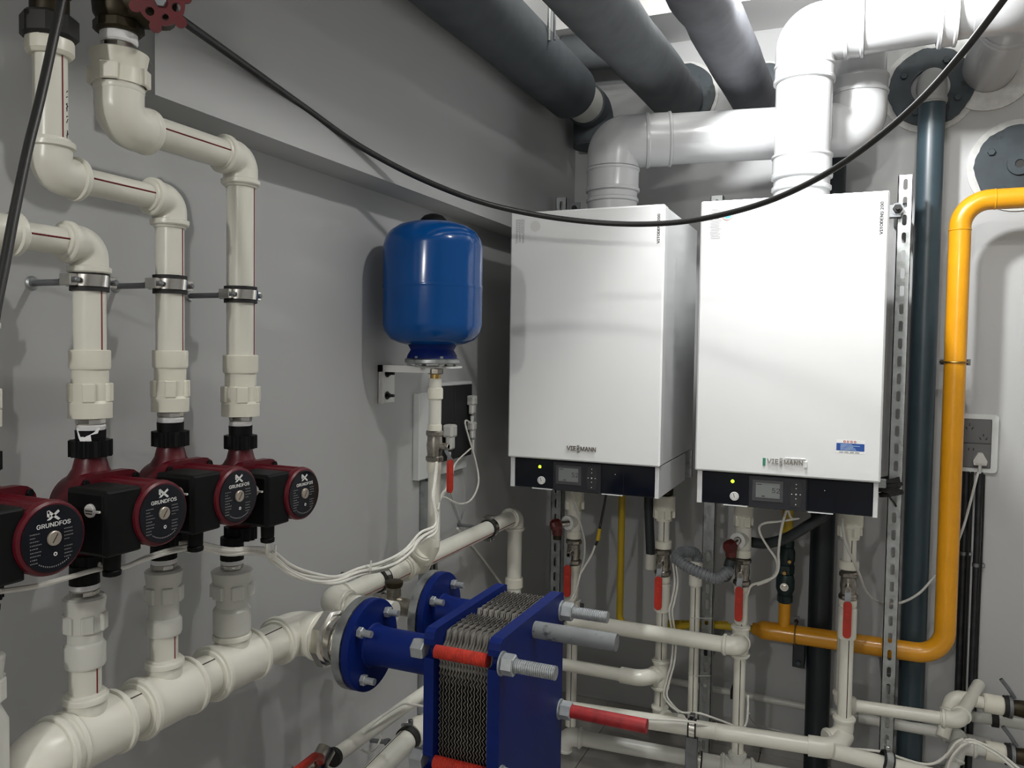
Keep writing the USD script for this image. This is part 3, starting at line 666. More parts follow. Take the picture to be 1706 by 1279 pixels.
for (u, v, x), lab in (((181, 945, .224), 'zip tie round the pump cables under the leftmost whole pump'), ((312, 911, .212), 'zip tie round the pump cables under the middle pump'), ((452, 925, .221), 'zip tie round the pump cables beside the last gland'), ((612, 948, .205), 'zip tie round the pump cables over the wall pipe')):
    p = at(u, v, x=x); d = nrm(V(0, .95, .25))
    t = Thing('zip_tie', lab, 'zip tie', p, 'white zip ties on the pump cables')
    t.part('strap', ring(p, d, .0085, .0100, .0035, 18), 'cable_white'); t.part('tail', box(p + V(.008, -.002, .002), p + V(.011, .001, .020), .0005), 'cable_white')

# ================================================================== plate heat exchanger
P1, P2, HY0, HY1, HT = (.446, .467), (.577, .601), 1.285, 1.622, .982
t = Thing('plate_heat_exchanger', 'blue plate heat exchanger standing on the floor', 'heat exchanger', (.52, 1.45, 0))
def frame_poly(): return Polygon([(HY0, .02), (HY1, .02), (HY1, HT - .004), (HY1 - .012, HT), (HY0 + .014, HT), (HY0 + .004, HT - .006), (HY0, HT - .018)])
for nm, (a, b) in (('fixed_frame_plate', P1), ('pressure_plate', P2)):
    po = frame_poly()
    for yy in (HY0, HY1):
        for zz in (.940, .730, .35, .12): po = po.difference(Point(yy + (.012 if yy == HY0 else -.012), zz).buffer(.0125).union(Polygon([(yy - .02, zz - .0125), (yy + .012 * (1 if yy == HY0 else -1), zz - .0125), (yy + .012 * (1 if yy == HY0 else -1), zz + .0125), (yy - .02, zz + .0125)]) if yy == HY0 else Point(yy, zz).buffer(.0125)))
    t.part(nm, prism(po, b - a, (a, 0, 0), Y, Z), 'exchanger_blue', smooth=False)
for (a, b) in (P1, P2): t.part('foot', box((a - .02, HY0 + .02, 0), (b + .02, HY1 - .02, .024), .003), 'exchanger_blue')
NP_ = 17; gap = P2[0] - P1[1]
ys = np.linspace(HY0 + .018, HY1 - .018, 30); zs = np.linspace(.045, HT - .012, 150)
GY, GZ = np.meshgrid(ys, zs, indexing='ij')
ch = np.clip((.034 - (GY - ys[0])) / .034, 0, 1) * .042 * np.clip((GZ - (HT - .10)) / .06, 0, 1)
GZ = GZ - ch - np.where(np.abs(GY - 1.455) < .012, .020, 0) * np.clip((GZ - (HT - .10)) / .06, 0, 1)
for k in range(NP_):
    x0 = P1[1] + gap * (k + .5) / NP_; s = 1 if k % 2 else -1
    tri = np.abs(((GZ + s * .55 * np.abs(GY - 1.455)) / .0125) % 1 - .5) * 4 - 1
    off = gap / NP_ * .42 * tri * s
    edge = np.clip(np.minimum(np.minimum(GY - ys[0], ys[-1] - GY), HT - .012 - GZ) / .02, 0, 1)
    v = np.stack([x0 + off * (1 - .25 * edge), GY, GZ], -1).reshape(-1, 3); f = grid_faces(30, 150, False)
    v2 = v + V(.0017, 0, 0); e1, e2 = np.arange(149), np.arange(29) * 150 + 149; n0 = len(v)          # the near edge and the top edge of the sheet
    rim = np.vstack([np.stack([e1, e1 + 1, e1 + n0], 1), np.stack([e1 + 1, e1 + 1 + n0, e1 + n0], 1), np.stack([e2, e2 + 150, e2 + n0], 1), np.stack([e2 + 150, e2 + 150 + n0, e2 + n0], 1)])
    t.part('plate', (np.vstack([v, v2]), np.vstack([f, f[:, ::-1] + n0, rim])), 'plate_steel', smooth=25)
    t.part('gasket', tube([(x0, ys[0] + .030, .05), (x0, ys[0] + .030, HT - .085), (x0, ys[0] + .05, HT - .026), (x0, 1.43, HT - .020), (x0, 1.442, HT - .05), (x0, 1.468, HT - .05), (x0, 1.48, HT - .020), (x0, ys[-1] - .02, HT - .020)], gap / NP_ * .5, 6), 'gasket')
def bolt_rod(y, z, x_end, nut_r, rod_r, sleeve):
    b = t.part('tie_rod', join(lathe(sum([[(x, rod_r), (x + .0012, rod_r), (x + .0018, rod_r * .87), (x + .0030, rod_r * .87), (x + .0036, rod_r)] for x in np.arange(P2[1], x_end - .0036, .0040)], []), (0, y, z), X, 20)), 'zinc_nut', smooth=20)
    t.part('nut', join(lathe([(0, nut_r * 1.12), (.003, nut_r * 1.12)], (P2[1], y, z), X, 28), hexa((P2[1] + .003, y, z), X, nut_r, .024, 6, .2)), 'zinc_nut', under=b)
    t.part('bolt_head', hexa((P1[0], y, z), -X, nut_r, .026, 6, .3), 'zinc_nut', under=b)
    t.part('red_thread', lathe(sum([[(x, .0125), (x + .001, .0112), (x + .002, .0125)] for x in np.arange(P1[1], P2[0] - .002, .003)], []), (0, y, z), X, 20), 'rod_red', under=b, label='red-painted thread between the frame plates')
    if sleeve: t.part('red_sleeve', lathe([(P2[1] + .027, rod_r + .0015), (x_end + .001, rod_r + .0025)], (0, y, z), X, 20), 'sleeve_red', under=b, label='red sleeve over the end of the rod')
for y, z, xe, sl in ((HY0 + .008, .940, .708, False), (HY1 - .012, .942, .706, False), (HY1 - .012, .726, .792, True), (HY0 + .008, .730, .63, False), (HY0 + .008, .35, .63, False), (HY1 - .012, .35, .70, False)):
    bolt_rod(y, z, xe, .0195, .0125, sl)
t.part('carrying_bar', join(rod((P2[0] + .002, 1.455, .950), (.768, 1.455, .950), .0168, 24), box((P1[0], 1.446, .946), (P2[0] + .01, 1.464, .958), .002)), 'grey_bar')
def nozzle(y, xf, label):
    n = t.part('nozzle', join(lathe([(xf + .012, .050), (xf + .020, .041), (xf + .05, .0375), (P1[0], .0375)], (0, y, .912), X, 36), lathe([(xf, .088), (xf + .002, .090), (xf + .016, .090), (xf + .018, .087)], (0, y, .912), X, 48)), 'exchanger_blue', label=label)
    t.part('counter_flange', lathe([(xf - .022, .088), (xf - .020, .0905), (xf - .002, .0905), (xf - .001, .088)], (0, y, .912), X, 48), 'galvanised', label='bare steel counter flange')
    for k in range(4):
        g = math.pi / 4 + k * math.pi / 2 + .12
        c = (xf + .018, y + .069 * math.cos(g), .912 + .069 * math.sin(g))
        fb = t.part('flange_bolt', rod((xf - .022, c[1], c[2]), (c[0] + .030, c[1], c[2]), .0068, 14), 'zinc_nut'); t.part('nut', hexa(c, X, .0110, .011, 6, g), 'zinc_nut', under=fb); t.part('bolt_head', hexa((xf - .022, c[1], c[2]), -X, .0110, .008), 'zinc_nut', under=fb)
nozzle(1.335, .286, 'blue flanged nozzle nearest the pumps')
nozzle(1.565, .318, 'blue flanged nozzle at the back')
t = Thing('brass_tee', 'small brass tee with white tape beside the back flange', 'pipe fitting', (.20, 1.565, .912))
t.part('tee_body', join(rod((.175, 1.565, .912), (.262, 1.565, .912), .021), rod((.208, 1.565, .912), (.208, 1.565, .960), .017)), 'nickel_brass')
t.part('sealing_tape', lathe([(.262, .020), (.264, .0225), (.272, .0225), (.274, .020)], (0, 1.565, .912), X), 'tape')
t.part('nipple', join(hexa((.274, 1.565, .912), X, .026, .010, 8), lathe([(.284, .022), (.297, .022)], (0, 1.565, .912), X)), 'chrome')
t.part('cap', join(lathe([(0, .019), (.006, .021), (.012, .021), (.014, .017)], (.208, 1.565, .955), Z)), 'dark_brass')

# pipes and valve low on the left, in front of the exchanger
t = Thing('low_pipe', 'slim white pipe with a wire tied on, low beside the exchanger', 'pipe', at(600, 1215, x=.13))
a, b = at(560, 1258, x=.14), at(742, 1128, x=.14)
t.part('pipe', rod(a, b, .0165), 'white_plastic_pipe')
t.part('end_ring', lathe([(0, .018), (.004, .0205), (.014, .0205)], a, nrm(a - b)), 'rubber')
cable('thin white wire lying along the slim low pipe', [at(605, 1222, x=.15), at(625, 1202, x=.16), at(650, 1184, x=.165), at(672, 1172, x=.165), at(690, 1174, x=.168), at(720, 1178, x=.17)], .0030)
cable('thin white wire hanging in a loop under the slim low pipe', [at(601, 1247, x=.1), at(612, 1253, x=.09), at(625, 1247, x=.08), at(634, 1230, x=.08), at(637, 1212, x=.1)], .0026)
t = Thing('low_pipe', 'thick white pipe with a black clamp at the bottom beside the exchanger', 'pipe', at(650, 1250, x=.2))
a, b = at(612, 1300, x=.17), at(684, 1226, x=.17)
pp = t.part('pipe', rod(a, b, .027, 24), 'white_plastic_pipe')
t.part('printed_line', stripe(a, b, .027, V(-.35, -.5, 1)), 'dark_line', under=pp)
t.part('clamp_ring', ring(b - nrm(b - a) * .012, b - a, .0268, .0315, .018), 'rubber', label='black clamp ring')
c2 = at(712, 1205, x=.17)
t.part('union', lathe([(0, .030), (.010, .034), (.05, .034), (.055, .028), (.10, .028)], b, nrm(c2 - b)), 'moulded_fitting')
t.part('clamp_screw', join(rod(b + V(0, 0, .03), b + V(-.0, -.04, .046), .004), hexa(b + V(0, 0, .03), Z, .007, .012)), 'galvanised_dull')
t = Thing('hanger_bolt', 'short grey wall bolt between the two low pipes', 'bolt', at(630, 1232, x=.02))
a, b = at(618, 1233, x=.0), at(648, 1236, x=.075)
t.part('shank', rod(a, b, .006), 'galvanised_dull'); t.part('nut', hexa(b, nrm(a - b), .010, .014), 'galvanised_dull')
t = Thing('lever_valve', 'valve with a bent red lever at the bottom edge of the photo', 'valve', at(515, 1279, x=.16))
p = at(520, 1292, x=.16)
t.part('valve_body', join(lathe([(-.05, .020), (-.03, .020), (-.02, .026), (.02, .026), (.03, .020), (.06, .020)], p, nrm(V(0, .8, .55))), rod(p, p + V(.0, 0, .035), .010)), 'nickel_brass')
t.part('lever', tube(fillet([at(534, 1272, x=.17), at(534, 1262, x=.18), at(524, 1260, x=.185), at(495, 1283, x=.2)], .012), .0085, 12), 'lever_red')
t.part('end_nut', hexa(at(486, 1279, x=.18), nrm(V(0, -.8, -.4)), .012, .02), 'galvanised')

# ================================================================== boilers
BZ, BY, BW, BD, BH = 1.076, 2.28, .48, .515, .85
def boiler(bx, label, second):
    t = Thing('boiler', label, 'boiler', (bx, BY, BZ), 'white wall boilers')
    B = lambda lo, hi, b=0.: box(V(bx, BY, BZ) + lo, V(bx, BY, BZ) + hi, b)
    P = lambda x, y, z: V(bx + x, BY + y, BZ + z)
    fp = t.part('front_panel', B((0, 0, .094), (BW, .045, BH), .005), 'boiler_white')
    t.part('casing', B((.003, .046, .094), (BW - .003, BD, BH - .002), .003), 'boiler_side')
    for a, b in ((.006, .020), (BW - .016, BW - .004)): t.part('side_skirt', B((a, .012, .0), (b, .40, .0925), .001), 'boiler_side')
    t.part('underside', B((.021, .05, .085), (BW - .02, BD - .02, .093)), 'bezel_grey')
    t.part('back_plate', B((.0, BD - .02, -.005), (BW, BD, .09), .001), 'galvanised')
    cp = t.part('control_panel', B((.0205, .014, .002), (BW - .0165, .05, .0915), .002), 'black_gloss')
    du = t.part('display_unit', B((.148, .0095, .000), (.300, .03, .090), .003), 'panel_grey')
    bz = t.part('bezel', B((.158, .0080, .020), (.240, .0100, .078), .001), 'bezel_grey', under=du)
    t.part('lcd_screen', B((.168, .0072, .030), (.231, .0085, .071)), 'lcd', under=du)
    seg = [text('52', .0135, P(.209, .0071, .045), X, Z, .0002), B((.171, .0069, .0655), (.183, .0071, .0675)), B((.184, .0069, .0330), (.192, .0071, .0358))]
    t.part('screen_digits', join(*seg), 'lcd_ink', under=du, smooth=False)
    pad = Polygon([(.262, .012), (.284, .012), (.289, .045), (.284, .079), (.262, .079), (.257, .045)])
    t.part('button_pad', prism(pad.buffer(.001), .0012, P(0, .0100, 0), X, Z), 'matt_black', under=du)
    dots = [(.273, .073), (.273, .062), (.262, .046), (.273, .046), (.284, .046), (.273, .034), (.273, .018)]
    t.part('button_marks', join(*[prism(Point(x, z).buffer(.0016 if i != 3 else .0022, quad_segs=2), .0002, P(0, .0086, 0), X, Z) for i, (x, z) in enumerate(dots)]), 'label_silver', under=du, smooth=False)
    t.part('fold_flap', B((.304, .0125, .004), (.370, .016, .0895), .001), 'black_gloss', under=cp)
    t.part('flap_mark', prism(Point(.345, .062).buffer(.0014), .0003, P(0, .0124, 0), X, Z), 'label_silver', under=cp)
    for a, b in ((.080, .146), (.304, .368)): t.part('edge_strip', B((a, .012, -.001), (b, .03, .0018)), 'socket_white', under=cp)
    t.part('power_led', lathe([(0, .0050), (.002, .0046), (.003, .003)], P(.104, .014, .068), -Y, 16), 'led_green', under=cp, label='lit green lamp')
    ga = t.part('pressure_gauge', lathe([(0, .0125), (.003, .0125), (.004, .0108)], P(.110, .014, .0265), -Y, 28), 'label_silver', under=cp, label='round white pressure gauge')
    t.part('gauge_dial', join(*[move(box((-.0005, 0, 0), (.0005, .0003, .0022)), P(.110 + .0085 * math.sin(g), .0098, .0265 + .0085 * math.cos(g)), (math.cos(g), 0, -math.sin(g)), (0, 1, 0)) for g in np.linspace(-2.2, 2.2, 11)], move(box((-.0007, 0, -.003), (.0007, .0004, .009)), P(.110, .0096, .0265), (.95, 0, .3), (0, 1, 0))), 'ink', under=cp, smooth=False)
    # raised name letters: VIE, two stacked S, MANN
    lz, m = .128, 'chrome' if second else 'nickel_brass'
    lx = .196; h = .0125
    t.part('name_letters', join(text('VIE', h, P(lx, -.0022, lz), X, Z, .0022, True, .030), text('S', h * .78, P(lx + .0315, -.0022, lz + .0062), X, Z, .0022, True, .0098), text('S', h * .78, P(lx + .0315, -.0022, lz - .0045), X, Z, .0022, True, .0098), text('MANN', h, P(lx + .0425, -.0022, lz), X, Z, .0022, True, .050)), m, under=fp, smooth=False, label='raised metal letters of the maker')
    t.part('model_lettering', text('VITODENS 200', .0072, P(BW - .0145, -.0003, .738), Z, -X, .0003, True, .084), 'ink', under=fp, smooth=False)
    # printed notice and round emblem at the top left
    rp = random.Random(5 if second else 6); rows = []
    for k in range(8):
        a, L = .018 + k * .0036, 0
        while L < .070 - (8 if k in (2, 5) else 0) * .004:
            d = rp.uniform(.002, .006); rows.append(B((a, -.0003, BH - .022 - L - d * .8), (a + .0022, -.0001, BH - .022 - L))); L += d + .0008
    if second: rows = [B((.026 + rp.uniform(0, .004), -.0003, BH - .026 - k * .0042), (.052 + rp.uniform(-.004, .006), -.0001, BH - .0238 - k * .0042)) for k in range(20)]
    t.part('notice_print', join(*rows), 'print_grey', under=fp, smooth=False)
    ec = (.0735, BH - .040) if second else (.082, BH - .045)
    em = t.part('emblem_sticker', prism(Point(*ec).buffer(.0165), .0003, P(0, -.0001, 0), X, Z), 'print_grey' if second else 'label_silver', label='round emblem sticker')
    if second:
        t.part('emblem_field', prism(Point(*ec).buffer(.0140), .0002, P(0, -.0004, 0), X, Z), 'sticker_white', under=em)
        t.part('emblem_sky', prism(Point(*ec).buffer(.0115).intersection(Polygon([(0, 0), (1, 0), (1, ec[1] + .002), (0, ec[1] - .001)])), .0002, P(0, -.0006, 0), X, Z), 'emblem_sky', under=em)
        t.part('emblem_band', prism(Point(*ec).buffer(.0158).difference(Point(*ec).buffer(.0125)).intersection(Polygon([(ec[0] - .014, ec[1] - .02), (ec[0] + .004, ec[1] - .02), (ec[0], ec[1]), (ec[0] - .014, ec[1] - .007)])), .0002, P(0, -.0008, 0), X, Z), 'emblem_pink', under=em)
        # maintenance sticker and protective strip on the second boiler
        c, s_ = math.cos(-.0), 0
        st = t.part('blue_sticker', B((.371, -.0003, .167), (.440, -.0001, .203)), 'sticker_white', label='blue and white maintenance sticker')
        t.part('blue_field', join(B((.371, -.0006, .174), (.439, -.0003, .1935))), 'sticker_blue', under=st)
        q = random.Random(9)
        t.part('blue_print', join(*[B((.381, -.0008, .176 + k * .0034), (.381 + q.uniform(.028, .050), -.0006, .1777 + k * .0034)) for k in range(5)]), 'sticker_pale', under=st, smooth=False)
        t.part('red_marks', join(*[ring(P(.3905 + k * .0085, -.0005, .198), Y, .0016, .0031, .0004, 14) for k in range(4)]), 'sticker_red', under=st)
        t.part('foot_print', join(*[B((.378 + k * .013, -.0006, .1685), (.378 + k * .013 + .010, -.0003, .1715)) for k in range(4)]), 'print_grey', under=st, smooth=False)
        t.part('green_tab', B((.185, -.0015, .120), (.1925, 0, .1415), .0005), 'green_tab', under=fp, label='green end of a protective film strip')
        t.part('film_strip', join(B((.2925, -.004, .121), (.3005, 0, .139), .001), B((.243, -.003, .1435), (.296, -.0005, .1460), .0008)), 'clear_strip', under=fp, label='clear protective film over the letters')
    t.part('flue_collar', lathe([(0, .092), (.010, .092), (.012, .085), (.035, .085)], P(.247, .26, BH - .002), Z, 40), 'socket_white')
    return t
boiler(.1765, 'white wall boiler on the left, with metal letters and no blue sticker', False)
boiler(.7565, 'white wall boiler on the right with blue sticker and round blue emblem', True)

# flues
FR = .080
def sleeve(t, o, d, L=.07, r=FR): t.part('sleeve', lathe([(0, r + .001), (.003, r + .007), (.010, r + .008), (.016, r + .004), (L - .012, r + .004), (L - .008, r + .007), (L - .002, r + .007), (L, r + .001)], o, d, 44), 'flue_white')
t = Thing('flue', 'white flue rising from the left boiler and bending right behind the other', 'flue pipe', (.4235, 2.54, 1.92))
c1 = V(.4235, 2.54, 2.182); hd = nrm(V(.66, .21, .030))
t.part('riser', rod((.4235, 2.54, 1.9595), (.4235, 2.54, 2.10), FR, 44), 'flue_white')
sleeve(t, (.4235, 2.54, 2.018), Z, .078); t.part('lower_ring', lathe([(0, FR), (.003, FR + .005), (.012, FR + .005), (.015, FR)], (.4235, 2.54, 1.985), Z, 44), 'flue_white')
c2 = c1 + hd * .765
t.part('elbow', tube(fillet([c1 - Z * .085, c1, c1 + hd * .105], .10, 12), FR + .0035, 44), 'flue_white')
sleeve(t, c1 + hd * .100, hd, .085)
t.part('run', rod(c1 + hd * .1, c2 - hd * .09, FR, 44), 'flue_white')
t.part('elbow', tube(fillet([c2 - hd * .10, c2, c2 + Z * .11], .10, 12), FR + .0035, 44), 'flue_white')
sleeve(t, c2 + Z * .10, Z, .06)
t.part('riser', rod(c2 + Z * .1, (c2[0], c2[1], 2.692), FR - .002, 44), 'flue_white')
t = Thing('flue', 'bright white flue rising from the right boiler and bending right under the ceiling', 'flue pipe', (1.0035, 2.54, 1.92))
c1 = V(1.0035, 2.54, 2.447); c2 = V(1.545, 2.54, 2.460)
t.part('riser', rod((1.0035, 2.54, 1.9595), (1.0035, 2.54, 2.37), FR, 44), 'flue_white')
sleeve(t, (1.0035, 2.54, 2.02), Z, .072); t.part('lower_ring', lathe([(0, FR), (.003, FR + .005), (.012, FR + .005), (.015, FR)], (1.0035, 2.54, 1.985), Z, 44), 'flue_white')
sleeve(t, (1.0035, 2.54, 2.300), Z, .055)
t.part('elbow', tube(fillet([c1 - Z * .10, c1, c1 + X * .11], .10, 12), FR + .0035, 44), 'flue_white')
sleeve(t, c1 + X * .105, X, .055)
t.part('run', rod(c1 + X * .1, c2 - X * .09, FR, 44), 'flue_white')
sleeve(t, c1 + X * .345, X, .05)
t.part('elbow', tube(fillet([c2 - X * .11, c2, c2 + Y * .11], .10, 12), FR + .0035, 44), 'flue_white')
t.part('wall_run', rod(c2 + Y * .1, (c2[0], RY1 - .005, c2[2]), FR, 44), 'flue_white')
sleeve(t, c2 + Y * .10, Y, .05)
one('wall_collar', ring((c2[0], RY1 - .006, c2[2]), Y, FR + .001, .14, .012, 44), 'plaster', 'plastered ring where the right flue enters the back wall', 'wall collar')

# struts: slotted galvanised channels in front of the back wall
def strut(label, x, y, z0, z1, ang=0., arms=True, pitch=.0553, w=.041):
    """ang 0: slotted face towards -y."""
    t = Thing('strut_channel', label, 'strut channel', (x, y, z0), 'slotted galvanised strut channels')
    a = V(math.cos(ang), math.sin(ang), 0); n = V(math.sin(ang), -math.cos(ang), 0)
    face = Polygon([(-w / 2, z0), (w / 2, z0), (w / 2, z1), (-w / 2, z1)])
    zz = z1 - .03
    while zz > z0 + .04:
        face = face.difference(rrect(.0125, .034, .006, 0, zz, 3)); zz -= pitch
    o = V(x, y, 0)
    m = [move(trimesh.creation.extrude_polygon(face, .0022, engine='earcut'), o - n * .0022, a, Z)]
    for s in (-1, 1):
        e = o + a * s * (w / 2 - .001)
        m.append(move(box((-.001, z0, -.040), (.001, z1, 0)), e, a, Z)); m.append(move(box((-.0055 if s > 0 else -.001, z0, -.041), (.001 if s > 0 else .0055, z1, -.039)), e, a, Z))
    t.part('channel', join(*m), 'galvanised', smooth=False)
    if arms:
        for z in (z1 - .10, z0 + .45):
            t.part('standoff_arm', move(box((-.020, -.02, -(RY1 - y)), (.020, .02, -.042), .002), o + Z * z, a, Z), 'galvanised_dull')
    t.part('foot_plate', box((x - .045, y - .01, 0), (x + .045, y + .06, .006), .001), 'galvanised_dull') if z0 < .02 else None
    return t
s1 = strut('slotted strut behind the left edge of the left boiler', .152, 2.80, .0, 2.068)
s2 = strut('slotted strut standing between the two boilers', .716, 2.80, .0, 2.04)
s3 = strut('tall slotted strut at the right edge of the right boiler', 1.2945, 2.80, .0, 2.068)
t = Thing('boiler_bracket', 'dark steel mounting bracket tip above the left boiler', 'bracket', (.205, 2.80, 2.03))
t.part('bracket_plate', box((.186, 2.796, 1.95), (.226, 2.802, 2.046), .001), 'galvanised_dull'); t.part('bolt', hexa((.206, 2.796, 2.025), -Y, .010, .01), 'black_iron')
s4 = strut('dark strut rail on the left wall behind the drop pipe', .0415, 2.06, .0, 1.115, math.pi / 2, False)
def side_bracket(label, z, dark):
    t = Thing('boiler_bracket', label, 'bracket', (1.275, 2.79, z))
    t.part('arm', box((1.238, 2.775, z - .022), (1.285, 2.797, z + .020), .002), 'galvanised_dull')
    t.part('bolt', join(hexa((1.273, 2.776, z + .004), -Y, .014, .012), rod((1.273, 2.776, z + .004), (1.273, 2.748, z + .004), .006, 12)), 'black_iron')
    t.part('washer', lathe([(0, .019), (.003, .019)], (1.273, 2.776, z + .004), -Y, 18), 'galvanised_dull')
side_bracket('dark bolted bracket tying the right boiler to its strut, upper one', 1.955, 0)
t = Thing('tape_lump', 'black tape wrapped round the strut at the boiler base', 'tape', (1.283, 2.79, 1.10))
rk = random.Random(4)
t.part('wrap', join(*[ring((1.279 + rk.uniform(-.006, .006), 2.812, 1.108 - k * .0075), nrm(V(rk.uniform(-.3, .3), rk.uniform(-.2, .2), 1)), .027, .033 + rk.uniform(0, .005), .011, 18) for k in range(7)]), 'rubber')
t.part('loose_end', tube(spline([(1.272, 2.783, 1.075), (1.280, 2.775, 1.055), (1.292, 2.775, 1.040), (1.298, 2.776, 1.028)]), .003, 6), 'rubber')
t.part('bracket_arm', box((1.238, 2.775, 1.083), (1.268, 2.797, 1.112), .002), 'galvanised')

# ================================================================== ceiling: insulated pipes and wall flanges
def foam_tube(label, p, q, r, m, seed, n=40, bumps=()):
    p, q = np.asarray(p, float), np.asarray(q, float); k = 60; s = np.linspace(0, 1, k)[:, None]
    v, f = tube(p + (q - p) * s, r, n); c = v[:-2].reshape(k, n, 3)
    d = c - (p + (q - p) * s)[:, None]; nz = meshkit.fbm(c * 7 + seed, 3, seed) - .5
    sc = 1 + .09 * nz
    for b, w, amp in bumps: sc = sc + amp * np.exp(-((s - b) / w) ** 2)
    c = (p + (q - p) * s)[:, None] + d * sc[..., None]; v[:-2] = c.reshape(-1, 3)
    one('insulated_pipe', (v, f), m, label, 'pipe', 'foam-insulated pipes under the ceiling')
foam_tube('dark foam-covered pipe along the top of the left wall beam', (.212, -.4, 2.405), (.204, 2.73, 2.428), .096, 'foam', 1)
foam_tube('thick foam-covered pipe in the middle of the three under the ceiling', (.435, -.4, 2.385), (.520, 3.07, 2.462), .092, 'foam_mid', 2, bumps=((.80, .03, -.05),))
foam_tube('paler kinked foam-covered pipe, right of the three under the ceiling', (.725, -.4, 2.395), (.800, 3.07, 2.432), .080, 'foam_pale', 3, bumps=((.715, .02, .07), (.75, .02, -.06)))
one('insulated_pipe', tube(fillet([(.11, 2.93, 2.640), (.415, 2.94, 2.632), (.43, 3.09, 2.59)], .07, 8), .068, 28), 'foam_mid', 'short foam-covered pipe crossing above the others near the corner', 'pipe')
t = Thing('corner_pipe', 'pale pipe coming out of the dark foam in the corner', 'pipe', (.205, 2.9, 2.3))
t.part('pipe', rod((.204, 2.70, 2.428), (.204, 2.95, 2.432), .070, 32), 'aged_plastic_pipe')
t.part('elbow', tube(fillet([(.204, 2.90, 2.432), (.204, 3.01, 2.432), (.204, 3.01, 2.30)], .075, 8), .078, 28), 'foam')
t.part('foam_drop', rod((.204, 3.01, 2.295), (.204, 3.01, 2.35), .078, 28), 'foam')
for x, y, lab in ((.305, 2.25, 'thin threaded hanger rod between the first two ceiling pipes'),):
    one('hanger_rod', rod((x, y, 2.42), (x, y, RZ), .006, 10), 'galvanised', lab, 'rod'); 
one('hanger_rod', rod((.322, 2.25, 2.42), (.322, 2.25, RZ), .004, 10), 'galvanised_dull', 'thinner rod beside the threaded hanger rod', 'rod')
def wall_flange(label, x, z, r, ro, hole, m='slate_flange', bolts=0, seed=1):
    t = Thing('wall_flange', label, 'wall flange', (x, RY1, z))
    q = np.random.default_rng(seed); g = np.linspace(0, 2 * np.pi, 60, endpoint=False)
    rr = r * (1 + .014 * np.sin(g * 9 + seed) + q.uniform(-.012, .012, 60)); disc = Polygon(np.stack([rr * np.cos(g), rr * np.sin(g)], 1))
    if hole: disc = disc.difference(Point(0, 0).buffer(hole))
    t.part('disc', prism(disc, .016, (x, RY1 - .020 + .016, z), X, Z), m)
    t.part('plaster_edge', ring((x, RY1 - .003, z), Y, r * .9, ro, .006, 48), 'plaster')
    for k in range(bolts):
        a = .4 + k * 2 * math.pi / max(bolts, 1)
        t.part('bolt', join(hexa((x + r * .72 * math.cos(a - .9), RY1 - .020, z + r * .72 * math.sin(a - .9)), -Y, .012, .010)), 'slate_flange')
    return t
wall_flange('rough slate wall flange where the middle ceiling pipe enters', .535, 2.480, .118, .130, 0, seed=2)
wall_flange('rough slate wall flange where the right ceiling pipe enters', .825, 2.455, .108, .120, 0, seed=3)
wall_flange('round slate wall flange round the elbow of the tall slate pipe', 1.373, 2.415, .130, .150, .060, bolts=4, seed=4)
t = wall_flange('round slate wall flange with a blind bolt hole above the yellow pipe', 1.640, 2.135, .128, .150, 0, bolts=4, seed=5)
t.part('boss', ring((1.640, RY1 - .024, 2.135), Y, .014, .036, .012, 28), 'slate_flange')
t.part('bore', lathe([(0, .014), (.004, .014)], (1.640, RY1 - .0215, 2.135), -Y, 20), 'ink')

# slate pipes on the back wall
t = Thing('slate_pipe', 'tall slate-blue plastic pipe beside the right strut, ending in a wall flange', 'pipe', (1.373, 2.99, 0))
t.part('pipe', rod((1.373, 2.99, 0), (1.373, 2.99, 2.35), .0405, 32), 'pipe_slate')
t.part('elbow', tube(fillet([(1.373, 2.99, 2.33), (1.373, 2.99, 2.415), (1.373, 3.096, 2.415)], .055, 10), .0440, 32), 'elbow_grey', label='grey elbow into the wall')
t.part('socket_ring', lathe([(0, .042), (.002, .0458), (.012, .0458), (.014, .042)], (1.373, 2.99, 2.335), Z, 32), 'elbow_grey')
t = Thing('slate_pipe', 'dark slate pipe running down behind the right boiler', 'pipe', (1.078, 2.99, 0))
t.part('pipe', rod((1.078, 2.99, 0), (1.078, 2.99, 2.235), .0405, 32), 'pipe_slate_dark')

